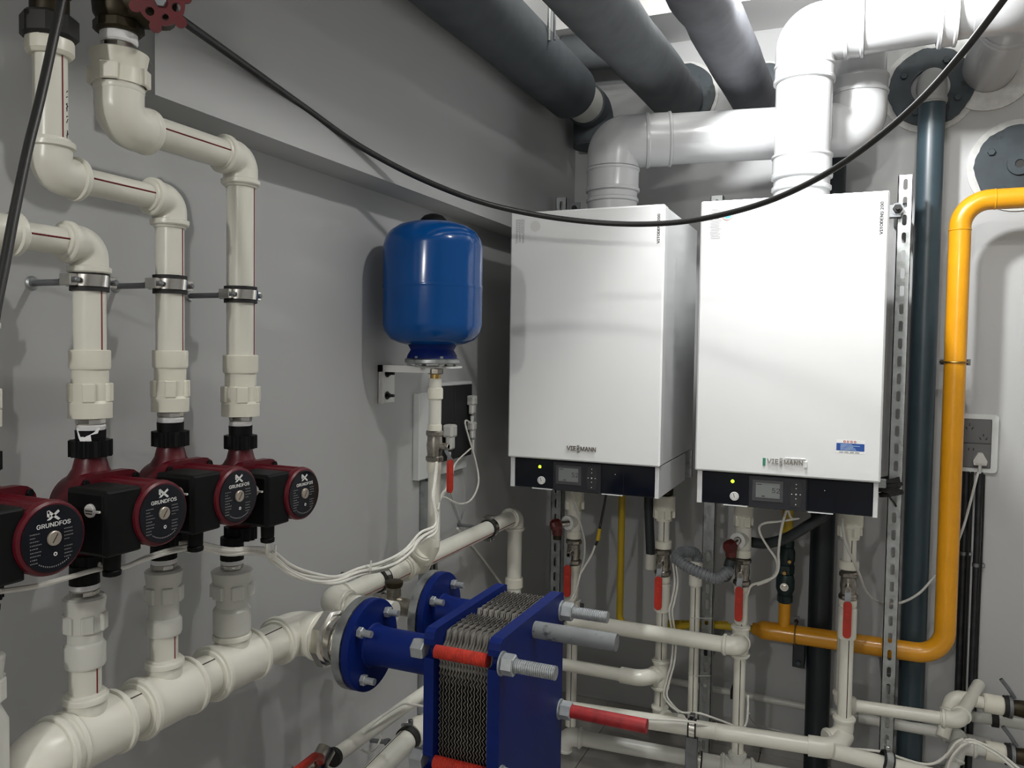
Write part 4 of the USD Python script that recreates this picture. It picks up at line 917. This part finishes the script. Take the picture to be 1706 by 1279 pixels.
# ================================================================== gas pipes
GX, GY, GZ_ = 1.459, 2.905, .532
t = Thing('gas_pipe', 'thick yellow gas pipe beside the wall socket', 'gas pipe', (GX, GY, .5))
path = [(2.2, GY, 1.995), (GX, GY, 1.995), (GX, GY, GZ_), (.925, GY, GZ_)]
t.part('pipe', tube(fillet(path, .082, 12), .0318, 28), 'yellow_paint')
for o, d in (((GX, GY, 1.90), Z), ((GX + .09, GY, 1.995), X)): t.part('weld_ring', lathe([(0, .0316), (.003, .0336), (.006, .0316)], o, d, 28), 'yellow_paint')
t.part('end_cap', lathe([(0, .032), (.04, .032), (.055, .022), (.07, .020)], (.930, GY, GZ_), -X, 28), 'yellow_paint')
t.part('branch', rod((.965, GY, GZ_), (.965, GY, .640), .020, 24), 'yellow_paint')
def ubolt(label, o, d, r):
    t = Thing('u_bolt', label, 'pipe clamp', o, 'rusty U-bolts on the yellow gas pipe'); d = nrm(d); a = np.cross(d, Y)
    o = np.asarray(o, float); g = np.linspace(0, np.pi, 14)
    arc = [o + a * r + Y * .06] + [o + a * r * math.cos(q) - Y * r * math.sin(q) for q in g] + [o - a * r + Y * .06]
    t.part('bolt', tube(arc, .0028, 8), 'brass')
    t.part('nut', hexa(o - a * r + Y * .035, Y, .007, .008), 'dark_brass'); t.part('nut', hexa(o + a * r + Y * .035, Y, .007, .008), 'dark_brass')
    t.part('saddle', box(o - a * (r + .014) + Y * .045 - d * .010, o + a * (r + .014) + Y * .05 + d * .010), 'galvanised_dull')
ubolt('thin U-bolt round the vertical yellow pipe above the wall socket', (GX, GY, 1.485), Z, .0346)
ubolt('thin U-bolt round the horizontal yellow pipe near its tee', (1.003, GY, GZ_), X, .0346)
t = Thing('wall_bracket', 'slate wall bracket under the horizontal yellow pipe', 'bracket', (1.005, 2.95, .40))
t.part('bracket_plate', box((.992, 2.965, .395), (1.032, 3.10, .480), .002), 'pipe_slate_dark')
t.part('bolt', hexa((1.012, 2.965, .412), -Y, .009, .006), 'pipe_slate')
# gas train up to the right boiler
t = Thing('gas_valve', 'dark gas valve on the yellow branch under the right boiler', 'valve', (.965, GY, .64))
t.part('valve_body', join(hexa((.965, GY, .640), Z, .026, .03, 8), lathe([(.67, .024), (.69, .031), (.72, .031), (.74, .026)], (.965, GY, 0), Z), hexa((.965, GY, .74), Z, .029, .035, 6), lathe([(.775, .025), (.79, .030), (.82, .030), (.835, .024)], (.965, GY, 0), Z), hexa((.965, GY, .835), Z, .026, .025, 8)), 'valve_teal')
t.part('test_nipple', join(rod((.965, GY - .03, .755), (.965, GY - .055, .755), .006), hexa((.98, GY - .03, .795), -Y, .007, .02)), 'brass')
t.part('lever_hub', join(lathe([(0, .014), (.016, .014)], (.965, GY - .028, .705), -Y), hexa((.965, GY - .044, .705), -Y, .008, .006)), 'chrome')
t = Thing('gas_hose', 'yellow gas pipe stepping up from the dark valve to the right boiler', 'gas pipe', (.965, GY, .86))
t.part('pipe', tube(fillet([(.965, GY, .855), (.968, GY - .01, .975), (1.005, GY - .06, 1.015), (1.045, GY - .12, 1.02), (1.045, GY - .13, 1.16)], .03, 8), .0185, 24), 'yellow_hose')
t.part('union', hexa((1.045, GY - .13, 1.065), Z, .024, .03, 8), 'yellow_hose')
t = Thing('gas_hose', 'slim yellow gas pipe dropping straight down from the left boiler', 'gas pipe', (.43, 2.72, .53))
ga, gb = at(1035, 900, y=2.72), at(1057, 1022, y=2.72)
t.part('pipe', tube(fillet([(ga[0], 2.72, 1.16), (ga[0], 2.72, .538), (ga[0] + .10, 2.73, .536), (.70, 2.86, .536), (.885, GY, GZ_)], .035, 8), .0118, 20), 'yellow_hose')
t.part('flexible_length', lathe(sum([[(x, .0125), (x + .003, .0150), (x + .006, .0125)] for x in np.arange(0, .23, .006)], []), (.56, 2.80, .536), nrm(V(.17, .07, 0)), 18), 'yellow_hose')

# ================================================================== plumbing under the boilers
LY = 2.60
legs = {}
def leg(x, label, r, zend, union_r, style, zv, line_m='dark_line', ru=None):
    """A pipe dropping from a boiler: union, pipe or tee, valve gap at zv, pipe down to zend."""
    t = Thing('boiler_pipe', label, 'pipe', (x, LY, zend), 'white pipes dropping from the boilers')
    ln = V(.0, -1, 0) + X * (.25 if x < 1 else .35)
    t.part('nut', hexa((x, LY, 1.035), Z, union_r * .8, .03, 8), 'dark_brass')
    t.part('union', join(lathe([(.985, union_r * .93), (.99, union_r), (1.028, union_r), (1.034, union_r * .9)], (x, LY, 0), Z, 32), *[move(box((union_r * .6, -.010, .958), (union_r * 1.0, .010, .992), .002), (x, LY, 0), V(math.cos(g), math.sin(g), 0), V(-math.sin(g), math.cos(g), 0)) for g in (.6, 2.1, 3.7, 5.3)], lathe([(.950, union_r * .74), (.99, union_r * .74)], (x, LY, 0), Z, 28)), 'moulded_fitting')
    if style == 'pipe':
        pp = t.part('pipe', rod((x, LY, .875), (x, LY, .955), r * .95, 24), 'white_plastic_pipe'); t.part('printed_line', stripe((x, LY, .875), (x, LY, .955), r * .95, ln), line_m, under=pp)
    else:
        t.part('tee', join(lathe([(.885, r * 1.35), (.955, r * 1.35)], (x, LY, 0), Z, 28), lathe([(0, .024), (r * 2.1, .024)], (x, LY, .918), V(-.25, -.97, 0), 26)), 'white_plastic_pipe')
        t.part('branch_ring', ring(V(x, LY, .918) + nrm(V(-.25, -.97, 0)) * r * 2.1, V(-.25, -.97, 0), .013, .0245, .010, 28), 'bracket_white')
    t.part('socket', lathe([(zv + .046, r * 1.3), (zv + .050, r * 1.4), (zv + .068, r * 1.4), (zv + .072, r * 1.25)], (x, LY, 0), Z, 28), 'moulded_fitting')
    t.part('socket', lathe([(zv - .068, r * 1.2), (zv - .064, r * 1.28), (zv - .046, r * 1.28)], (x, LY, 0), Z, 28), 'moulded_fitting')
    rc = ru or r * 1.05
    t.part('coupling', lathe([(zv - .165, rc), (zv - .161, rc * 1.06), (zv - .075, rc * 1.06), (zv - .068, r * 1.05)], (x, LY, 0), Z, 28), 'white_plastic_pipe')
    pp = t.part('pipe', rod((x, LY, zend), (x, LY, zv - .16), r, 24), 'white_plastic_pipe'); t.part('printed_line', stripe((x, LY, zend), (x, LY, zv - .16), r, ln), line_m, under=pp)
    return t
ZV = .812
l1 = leg(.292, 'white pipe from the left end of the left boiler, behind the exchanger', .0185, .20, .0330, 'tee', ZV)
l2 = leg(.603, 'white pipe from the right end of the left boiler', .0200, .275, .0355, 'pipe', ZV, ru=.0245)
l3 = leg(.856, 'white pipe from the left end of the right boiler', .0190, .18, .0300, 'tee', ZV)
l4 = leg(1.167, 'white pipe from the right end of the right boiler beside the right strut', .0205, .330, .0365, 'pipe', ZV, ru=.0255)
bv = make_ball_valve('ball_valve', 'ball valve with red lever under the left end of the left boiler', .0215, (9, 9, 9), GV, .044, .140)
UsdGeom.Xformable(bv.prim).ClearXformOpOrder()
def setm(prim, loc, x, y):
    m = Gf.Matrix4d(1.0); z = np.cross(x, y)
    for i, row in enumerate((x, y, z, loc)): m.SetRow(i, Gf.Vec4d(*map(float, row), 1.0 if i == 3 else 0.0))
    UsdGeom.Xformable(prim).AddTransformOp().Set(m)
setm(bv.prim, (.292, LY, ZV), -Y, X)
for x, lab in ((.603, 'ball valve with red lever under the right end of the left boiler'), (.856, 'ball valve with red lever under the left end of the right boiler'), (1.167, 'ball valve with red lever nearest the right strut')):
    dup(bv, (x, LY, ZV - (.004 if x > 1 else 0)), lab, x=-Y, y=X)
def relief(label, x, d, hose):
    d = nrm(d); o = V(x, LY, .918) + nrm(V(-.25, -.97, 0)) * .045
    t = Thing('relief_valve', label, 'valve', o)
    t.part('brass_stub', rod(o - d * .01, o + d * .028, .010, 18), 'chrome')
    t.part('valve_cap', join(lathe([(.022, .014), (.03, .021), (.05, .021), (.058, .015)], o, d, 8), rod(o + d * .035, o + d * .035 - Z * .034, .017, 18)), 'valve_redbrown')
    t.part('brass_outlet', lathe([(0, .015), (.02, .014)], o + d * .035 - Z * .030, -Z, 18), 'dark_brass')
    return o + d * .035 - Z * .045
relief('red-brown relief valve on the left pipe of the left boiler', .292, V(-.75, -.66, -.12), False)
o2 = relief('red-brown relief valve on the left pipe of the right boiler', .856, V(-.42, -.85, -.30), True)
hp = spline([o2, o2 + V(-.012, -.01, -.05), at(1212, 952, y=2.50), at(1195, 963, y=2.49), at(1170, 955, y=2.49), at(1145, 944, y=2.50), at(1128, 930, y=2.52), at(1131, 922, y=2.55), at(1145, 919, y=2.58), at(1158, 922, y=2.60), at(1163, 938, y=2.60)], 14)
n = len(hp); t = Thing('drain_hose', 'grey corrugated hose looping from the relief valve to a standpipe', 'hose', hp[n // 2])
k0 = 26
t.part('smooth_end', tube(hp[:k0 + 1], .0165, 20), 'hose_dark'); fine = spline(hp[k0:], 4)
t.part('corrugated_hose', tube(fine, np.where((np.arange(len(fine)) // 6) % 2 == 0, .0185, .0160), 20), 'hose_grey')
t.part('wire_tie', ring(hp[6], hp[7] - hp[5], .0165, .0182, .003, 18), 'cable_white')
p = at(1158, 1000, y=2.60)
t = Thing('standpipe', 'slim white standpipe that takes the grey corrugated hose', 'pipe', (p[0], LY, .19))
zt = at(1163, 934, y=2.6)[2]
t.part('funnel', lathe([(zt - .085, .0170), (zt - .080, .0215), (zt - .002, .0215), (zt, .0190)], (p[0], LY, 0), Z, 26), 'white_plastic_pipe')
pp = t.part('pipe', rod((p[0], LY, .19), (p[0], LY, zt - .08), .0158, 22), 'white_plastic_pipe'); t.part('printed_line', stripe((p[0], LY, .19), (p[0], LY, zt - .08), .0158, V(.2, -1, 0)), 'dark_line', under=pp)
for zz in (.645, .455): t.part('wire_tie', join(ring((p[0], LY, zz), Z, .0158, .0172, .003, 16), rod((p[0] + .014, LY - .01, zz), (p[0] + .055, LY + .02, zz - .004), .0012, 6)), 'cable_grey')
# black hose stub and sleeve beside the left boiler's right pipe
a = at(1081, 832, y=2.66); b = at(1084, 925, y=2.66)
t = Thing('condensate_hose', 'dark hose with a white cup beside the right pipe of the left boiler', 'hose', (b[0], 2.66, b[2]))
t.part('hose', tube([(a[0] - .003, 2.66, 1.160), (a[0], 2.66, .98), (b[0], 2.66, b[2])], .0155, 20), 'hose_dark')
t.part('cup', lathe([(-.050, .010), (-.046, .0175), (0, .0180), (.006, .0170)], b, Z, 24), 'white_plastic_pipe')
t = Thing('condensate_hose', 'thick dark hose bending away under the right boiler', 'hose', at(1320, 890, y=2.66))
t.part('hose', tube(spline([at(1246, 902, y=2.66), at(1275, 905, y=2.64), at(1310, 896, y=2.62), at(1345, 876, y=2.60), at(1372, 858, y=2.60), at(1385, 838, y=2.62), V(1.135, 2.63, 1.160)], 8), .0165, 20), 'hose_dark')

# horizontal pipes
t = Thing('link_pipe', 'white pipe linking the left legs of both boilers behind the upper exchanger bolts', 'pipe', (.57, 2.53, .59))
za, zb = .590, .588
t.part('pipe', rod((.30, 2.545, za), (.835, 2.545, zb), .0250, 24), 'white_plastic_pipe')
t.part('elbow', elbow((.856, 2.545, zb), -X, Y, .0295, .045), 'white_plastic_pipe')
t.part('tee', tee((.856, LY, zb), Z, -Y, .0265, .050, .0265, .03), 'white_plastic_pipe')
t.part('tee', tee((.292, LY, za + .01), Z, -Y, .0250, .048, .0250, .03), 'white_plastic_pipe')
t = Thing('link_pipe', 'short white pipe turning into the right leg of the left boiler', 'pipe', (.4, 2.53, .435))
zc = .437
t.part('pipe', rod((.16, 2.535, zc), (.50, 2.535, zc), .0205, 24), 'white_plastic_pipe')
t.part('bend', tube(fillet([(.485, 2.535, zc), (.555, 2.535, zc), (.603, LY, zc)], .05, 8), .0260, 26), 'white_plastic_pipe')
t.part('tee', tee((.603, LY, zc), Z, V(-.6, -.8, 0), .0260, .050, .026, .034), 'white_plastic_pipe')
pa, pb = at(930, 1178, y=2.44), at(1385, 1247, y=2.52)
t = Thing('floor_pipe', 'bright white pipe running low across the picture behind the red bolt', 'pipe', (pa + pb) / 2); d = nrm(pb - pa)
t.part('pipe', rod(pa - d * .25, pb - d * .03, .0248, 26), 'white_plastic_pipe')
t.part('bend', tube(fillet([pb - d * .065, pb + d * .01, V(1.167, LY, pb[2] + .012)], .05, 9), .0300, 28), 'white_plastic_pipe')
t.part('elbow', elbow((1.167, LY, pb[2] + .012), Z, V(-.75, -.62, -.1), .0290, .058), 'white_plastic_pipe')
t.part('joint_ring', lathe([(0, .0248), (.001, .0256), (.004, .0256), (.005, .0248)], pa + d * (np.linalg.norm(pb - pa) * .60), d, 24), 'moulded_fitting')
pc = pa + d * ((at(1153, 1214, y=2.48) - pa) @ d)
k = Thing('pipe_clamp', 'steel clamp with black lining on the bright low pipe', 'pipe clamp', pc)
k.part('rubber_lining', ring(pc, d, .0248, .0278, .026), 'rubber'); k.part('band', ring(pc, d, .027, .0298, .017), 'chrome')
k.part('ear', box(pc + V(-.008, -.012, .028), pc + V(.008, .012, .044), .002), 'galvanised_dull'); k.part('screw', hexa(pc + V(0, -.010, .036), -Y, .006, .008), 'black_iron')
k.part('strut_arm', box(pc + V(-.018, -.012, -pc[2] + .0), pc + V(.018, .012, -.028), .002), 'galvanised_dull')
t = Thing('floor_pipe', 'white elbow pipe joining the right leg of the left boiler to the bright low pipe', 'pipe', (.63, 2.6, .28))
e = V(.603, LY, .288); q = at(1135, 1200, y=2.53)
t.part('elbow', elbow(e, Z, q - e, .0245, .042), 'white_plastic_pipe')
t.part('pipe', rod(e + nrm(q - e) * .03, q, .0205, 22), 'white_plastic_pipe')
pa2, pb2 = at(940, 1224, y=2.50), V(.856, LY, at(1238, 1279, y=LY)[2]); d2 = nrm(pb2 - pa2)
t = Thing('floor_pipe', 'grey-white pipe just under the bright low pipe, near the floor', 'pipe', (pa2 + pb2) / 2)
t.part('pipe', rod(pa2 + d2 * .04, pb2 + d2 * .35, .0245, 24), 'aged_plastic_pipe')
t.part('elbow', elbow(pa2 + d2 * .01, d2, V(-.3, .1, -.95), .030, .05), 'aged_plastic_pipe')
t.part('tee', tee(pb2, d2, Z, .031, .05, .026, .045), 'aged_plastic_pipe')
pk = at(1163, 1262, y=2.57)
pk = pa2 + d2 * ((pk - pa2) @ d2)
k = Thing('pipe_clamp', 'steel clamp with black lining on the grey-white pipe near the floor', 'pipe clamp', pk)
k.part('rubber_lining', ring(pk, d2, .0245, .0275, .026), 'rubber'); k.part('band', ring(pk, d2, .027, .0295, .016), 'chrome')
k.part('screw', join(rod(pk + Z * .024, pk + Z * .052, .005, 10), hexa(pk + Z * .046, Z, .010, .012)), 'galvanised'); k.part('foot', box(pk + V(-.016, -.01, -pk[2]), pk + V(.016, .01, -.026), .002), 'galvanised_dull')
t = Thing('wall_line', 'thin white pipe along the foot of the back wall', 'pipe', (.9, 3.05, .23))
t.part('pipe', rod((.15, 3.055, .236), (1.62, 3.055, .214), .0128, 20), 'aged_plastic_pipe')
for x in (.78, 1.22): t.part('saddle', box((x - .008, 3.035, .208), (x + .008, 3.10, .245), .003), 'rubber')
pr0, pr1 = at(1402, 1172, y=2.74), at(1596, 1200, y=2.74)
t = Thing('link_pipe', 'white pipe passing in front of the right strut towards the far right', 'pipe', (pr0 + pr1) / 2); d = nrm(pr1 - pr0)
t.part('pipe', rod(pr0, pr1 - d * .04, .0195, 24), 'white_plastic_pipe')
t.part('elbow', elbow(pr0, d, Z, .0245, .04), 'white_plastic_pipe'); t.part('riser', rod(pr0 + Z * .03, pr0 + Z * .30, .0195, 22), 'white_plastic_pipe')
t.part('elbow', elbow(pr1, -d, V(.3, .9, .1), .0250, .045), 'white_plastic_pipe')
t.part('pipe', rod(pr1 + nrm(V(.3, .9, .1)) * .04, pr1 + nrm(V(.3, .9, .1)) * .27, .0195, 22), 'white_plastic_pipe')
p0, p1 = at(1430, 1195, y=2.95), at(1592, 1224, y=2.95); d = nrm(p1 - p0)
t = Thing('link_pipe', 'grey-white pipe behind the right strut, close to the wall', 'pipe', (p0 + p1) / 2)
t.part('pipe', rod(p0, p1, .0180, 22), 'aged_plastic_pipe'); t.part('elbow', elbow(p1, -d, V(0, -1, .2), .0250, .04), 'aged_plastic_pipe')
p0, p1 = at(1400, 1254, y=2.50), at(1500, 1279, y=2.54); d = nrm(p1 - p0)
t = Thing('floor_pipe', 'white pipe continuing right of the low elbow to a clamp', 'pipe', (p0 + p1) / 2)
t.part('pipe', rod(p0 - d * .02, p1 + d * .5, .0225, 22), 'white_plastic_pipe')
pk = at(1478, 1266, y=2.53)
k = Thing('pipe_clamp', 'upright steel clamp in front of the foot of the right strut', 'pipe clamp', (pk[0], pk[1], 0))
k.part('rubber_lining', ring(pk, d, .0225, .0265, .030), 'rubber'); k.part('band', ring(pk, d, .026, .029, .018), 'galvanised')
k.part('screw', join(rod(pk + Z * .02, pk + Z * .06, .004, 10), hexa(pk + Z * .033, Z, .009, .010)), 'galvanised'); k.part('foot', box(pk + V(-.017, -.01, -pk[2]), pk + V(.017, .01, -.024), .002), 'galvanised_dull')

# right corner: branch fittings and brass valves
def branch(label, vlabel, u, v, y, L, m='white_plastic_pipe'):
    a = at(u, v, y=y); t = Thing('branch_pipe', label, 'pipe', a); d = nrm(V(1, .05, -.02))
    t.part('elbow', elbow(a, d, V(-.25, -.45, -.85), .0260, .05), m)
    t.part('pipe', rod(a + d * .04, a + d * L, .0185, 22), m)
    t.part('drop', rod(a + nrm(V(-.25, -.45, -.85)) * .04, a + nrm(V(-.25, -.45, -.85)) * .13, .0205, 22), m)
    b = a + d * L
    t.part('union', join(lathe([(0, .027), (.004, .030), (.05, .030), (.056, .026)], b, d, 28)), 'moulded_fitting')
    c = b + d * .056
    t.part('black_ring', lathe([(0, .033), (.012, .033)], c, d, 24), 'rubber'); t.part('steel_ring', lathe([(.012, .035), (.022, .035)], c, d, 24), 'galvanised_dull')
    v_ = Thing('brass_valve', vlabel, 'valve', c + d * .03)
    v_.part('valve_body', lathe([(.022, .020), (.03, .024), (.06, .027), (.10, .024), (.12, .028), (.2, .028)], c, d, 24), 'dark_brass')
    v_.part('lever', tube([c + d * .03 + Z * .03, c + d * .01 + Z * .06, c + d * (-.01) + Z * .085], .006, 10), 'galvanised_dull')
branch('upper white branch pipe under the conduits at the right edge', 'brass valve on the upper white branch pipe at the right edge', 1588, 1162, 2.90, .085)
branch('lower grey branch pipe at the bottom right corner', 'brass valve on the lower branch pipe in the bottom right corner', 1596, 1241, 2.86, .075, 'aged_plastic_pipe')
t = Thing('branch_pipe', 'pale pipe with a black clamp between the two brass valves', 'pipe', at(1640, 1196, y=3.0))
a, b = at(1600, 1190, y=3.0), at(1740, 1212, y=3.0)
t.part('pipe', rod(a, b, .0170, 22), 'aged_plastic_pipe'); t.part('clamp_ring', ring(a + (b - a) * .42, b - a, .017, .023, .020), 'rubber')
CG = 'white cables tangled at the bottom right'
for k, (lab, pts) in enumerate((('white cable arching over the lower right pipes, topmost', [(1575, 1262), (1590, 1244), (1612, 1232), (1640, 1240), (1668, 1256), (1690, 1274), (1710, 1290)]), ('white cable arching over the lower right pipes, second', [(1560, 1270), (1580, 1256), (1595, 1240), (1622, 1237), (1652, 1252), (1680, 1272), (1700, 1292)]), ('white cable sagging left from the lower right pipes', [(1410, 1246), (1470, 1252), (1500, 1262), (1535, 1272), (1560, 1270), (1578, 1256), (1592, 1238), (1605, 1230)]), ('white cable dropping straight down at the lower right', [(1612, 1236), (1600, 1244), (1588, 1258), (1580, 1275), (1578, 1292)]))):
    cable(lab, [at(u, v, y=2.68 - .012 * k) for u, v in pts], .0042, 'cable_white', CG)

# cables under the boilers
UC = 'white cables hanging under the boilers'
cable('white cable curling down from the left boiler beside its left pipe', [at(949, 815, y=2.50), at(951, 828, y=2.50), at(958, 845, y=2.51), at(968, 875, y=2.51), at(974, 902, y=2.51), at(973, 930, y=2.51), at(966, 958, y=2.52), at(961, 980, y=2.52), at(951, 998, y=2.50), at(944, 1003, y=2.50)], .0034, 'cable_grey', UC)
cable('black cable slanting down from the left boiler to a yellow connector', [at(1010, 822, y=2.48), at(1005, 850, y=2.48), at(999, 880, y=2.49)], .0042, 'black_cable')
t = Thing('wire_connector', 'small yellow wire connector hanging under the left boiler', 'connector', at(997, 891, y=2.49))
t.part('shell', tube([at(999, 880, y=2.49), at(996, 900, y=2.49)], .0065, 10), 'yellow_hose'); t.part('black_end', tube([at(996, 900, y=2.49), at(992, 908, y=2.49)], .004, 8), 'black_cable')
cable('pale cable from the yellow connector running down to the left pipe', [at(992, 907, y=2.49), at(985, 925, y=2.49), at(975, 942, y=2.50), at(967, 956, y=2.50), at(962, 975, y=2.51), at(957, 990, y=2.52), at(950, 999, y=2.51)], .0034, 'cable_white', UC)
for k, dx in enumerate((0, 5)):
    cable(('white cable tied along the right pipe of the left boiler, left strand', 'white cable tied along the right pipe of the left boiler, right strand')[k], [at(1121 + dx, 938, y=2.56), at(1124 + dx, 970, y=2.555), at(1119 + dx, 1000, y=2.555), at(1115 + dx, 1018, y=2.555), at(1119 + dx, 1050, y=2.58), at(1121 + dx, 1075, y=2.58), at(1118 + dx, 1105, y=2.56), at(1110 + dx, 1135, y=2.56), at(1106 + dx, 1158, y=2.55), at(1117 + dx, 1175, y=2.53), at(1131 + dx, 1186, y=2.50)] + ([at(1165, 1188, y=2.50), at(1190, 1196, y=2.52), at(1222, 1208, y=2.56)] if k else []), .0034, 'cable_white', UC)
cable('white cable lying along the top of the bright low pipe', [at(930, 1177, y=2.40), at(960, 1181, y=2.405), at(1000, 1188, y=2.41), at(1040, 1192, y=2.42), at(1080, 1197, y=2.43), at(1120, 1199, y=2.44), at(1152, 1202, y=2.45), at(1176, 1208, y=2.47), at(1192, 1213, y=2.49)], .0038, 'cable_white')
cable('white cable under the right boiler, outer strand of the loop', [at(1312, 845, y=2.50), at(1307, 860, y=2.50), at(1301, 885, y=2.50), at(1297, 920, y=2.51), at(1297, 945, y=2.51), at(1290, 960, y=2.51), at(1270, 969, y=2.52), at(1252, 975, y=2.54), at(1245, 990, y=2.56)], .0040, 'cable_white', UC)
cable('white cable under the right boiler, inner strand with a side loop', [at(1312, 845, y=2.51), at(1318, 862, y=2.52), at(1330, 863, y=2.53), at(1300, 868, y=2.53), at(1275, 871, y=2.53), at(1265, 878, y=2.52), at(1268, 892, y=2.52), at(1280, 912, y=2.52), at(1293, 932, y=2.52), at(1294, 950, y=2.52), at(1283, 965, y=2.52), at(1262, 974, y=2.53)], .0036, 'cable_white', UC)
cable('white cable from the right boiler swinging right behind the strut to the socket', [at(1403, 862, y=2.50), at(1404, 880, y=2.50), at(1410, 908, y=2.50), at(1424, 938, y=2.52), at(1433, 960, y=2.58), at(1441, 982, y=2.66), at(1455, 998, y=2.78), at(1471, 1004, y=2.86), at(1500, 1004, y=2.91), at(1530, 989, y=2.92), at(1552, 966, y=2.92), at(1572, 944, y=2.95), at(1590, 915, y=2.99), at(1605, 878, y=3.04), at(1617, 835, y=3.05), at(1626, 800, y=3.05), at(1630, 786, y=3.055)], .0042, 'cable_grey')
cable('white cable looping beside the left pipe of the right boiler', [at(1246, 1158, y=2.56), at(1246, 1180, y=2.555), at(1243, 1205, y=2.545), at(1232, 1219, y=2.535)], .0036, 'cable_white', UC)
cable('thin white cable curving down to the foot of the back wall', [at(1248, 1188, y=2.70), at(1252, 1198, y=2.80), at(1262, 1208, y=2.95), at(1280, 1213, y=3.03), at(1310, 1220, y=3.04), at(1345, 1229, y=3.05)], .0032, 'cable_grey', UC)

# ================================================================== wall socket, conduits
t = Thing('wall_socket', 'white framed grey wall socket with four outlets right of the yellow pipe', 'socket', (1.562, RY1, 1.115))
fr = rrect(.118, .196, .012, 0, 0).difference(rrect(.088, .166, .004, -.004, -.001))
cx, cz = 1.553, 1.212
t.part('frame', prism(fr, .014, (cx, RY1 - .0, cz), X, Z), 'socket_white'); t.part('back', box((cx - .05, RY1 - .008, cz - .09), (cx + .045, RY1, cz + .09)), 'socket_grey')
for k, z0 in enumerate((cz + .0, cz - .083)):
    s_ = t.part('socket_insert', box((cx - .047, RY1 - .0125, z0), (cx + .039, RY1 - .004, z0 + .081), .001), 'socket_grey')
    holes = []
    def slot(x, z, ang): holes.append(move(box((-.0016, -.0006, -.0045), (.0016, .0004, .0045)), (x, RY1 - .0127, z), (math.cos(ang), 0, math.sin(ang)), (0, 1, 0)))
    if k == 0:
        for hx, hz in ((-.026, .052), (.016, .018)):
            slot(cx + hx, z0 + hz + .010, 0); slot(cx + hx - .009, z0 + hz - .002, .6); slot(cx + hx + .009, z0 + hz - .002, -.6)
    else:
        slot(cx - .026, z0 + .062, 0); slot(cx - .012, z0 + .062, 0)
    t.part('outlet_holes', join(*holes), 'ink', under=s_, smooth=False)
pz, px = 1.160, 1.560
t = Thing('power_plug', 'pale triangular plug in the lower outlet of the grey wall socket', 'plug', (px, RY1 - .03, pz))
tri = Polygon([(-.017, -.018), (.017, -.018), (.019, -.006), (.005, .020), (-.005, .020), (-.019, -.006)]).buffer(.002)
t.part('plug_body', join(prism(tri, .022, (px, RY1 - .0126, pz), X, Z), prism(tri.buffer(-.006), .004, (px, RY1 - .034, pz), X, Z)), 'cable_grey')
t.part('strain_relief', lathe([(0, .006), (.03, .0048)], (px, RY1 - .026, pz - .018), -Z, 14), 'cable_grey')
for k, (x, lab) in enumerate(((1.522, 'left of the two dark conduits under the wall socket'), (1.562, 'right of the two dark conduits under the wall socket'))):
    t = Thing('conduit', lab, 'conduit', (x, 3.085, 0), 'dark conduits under the wall socket')
    t.part('tube', rod((x, 3.085, 0), (x, 3.085, 1.115), .0105, 18), 'conduit')
    t.part('wire', tube(spline([(x + .012, 3.075, 1.11), (x + .013, 3.073, .9), (x + .012, 3.074, .6), (x + .013, 3.073, .3)]), .0034, 8), 'black_cable')
    for z in ((.80, .35) if k else (.835,)):
        s_ = t.part('saddle', join(ring((x, 3.085, z), Z, .0105, .0125, .012, 18), box((x + .010, 3.08, z - .006), (x + .026, 3.099, z + .006), .001)), 'galvanised_dull')
        t.part('screw', hexa((x + .019, 3.08, z), -Y, .004, .004), 'galvanised', under=s_)
one('cable', tube([(1.541, 3.088, 0), (1.541, 3.088, 1.115)], .0045, 8), 'black_cable', 'black cable running straight down between the two dark conduits', 'cable')

# ================================================================== hanging black cables in front of everything
sag = [(268, 4, .98), (300, 31, 1.0), (360, 74, 1.10), (430, 124, 1.22), (510, 181, 1.38), (600, 244, 1.56), (700, 297, 1.75), (800, 336, 1.90), (900, 359, 2.00), (1000, 371, 2.05), (1085, 373, 2.06), (1160, 366, 2.05), (1240, 348, 2.02), (1310, 323, 1.98), (1390, 281, 1.93), (1470, 223, 1.87), (1540, 160, 1.81), (1605, 86, 1.75), (1668, 4, 1.69), (1725, -75, 1.63), (1800, -190, 1.55)]
cable('black cable sagging across the whole picture in front of the boilers', [at(u, v, y=y) for u, v, y in sag], .0072, 'black_cable', None, 8, 12)
lc = [(112, -60), (102, 5), (90, 60), (76, 125), (62, 185), (47, 245), (33, 310), (20, 375), (8, 440), (-6, 510), (-20, 600)]
cable('black cable hanging straight down at the left edge of the photo', [at(u, v, x=.20 + .00015 * (v)) for u, v in lc], .0058, 'black_cable', None, 6, 12)
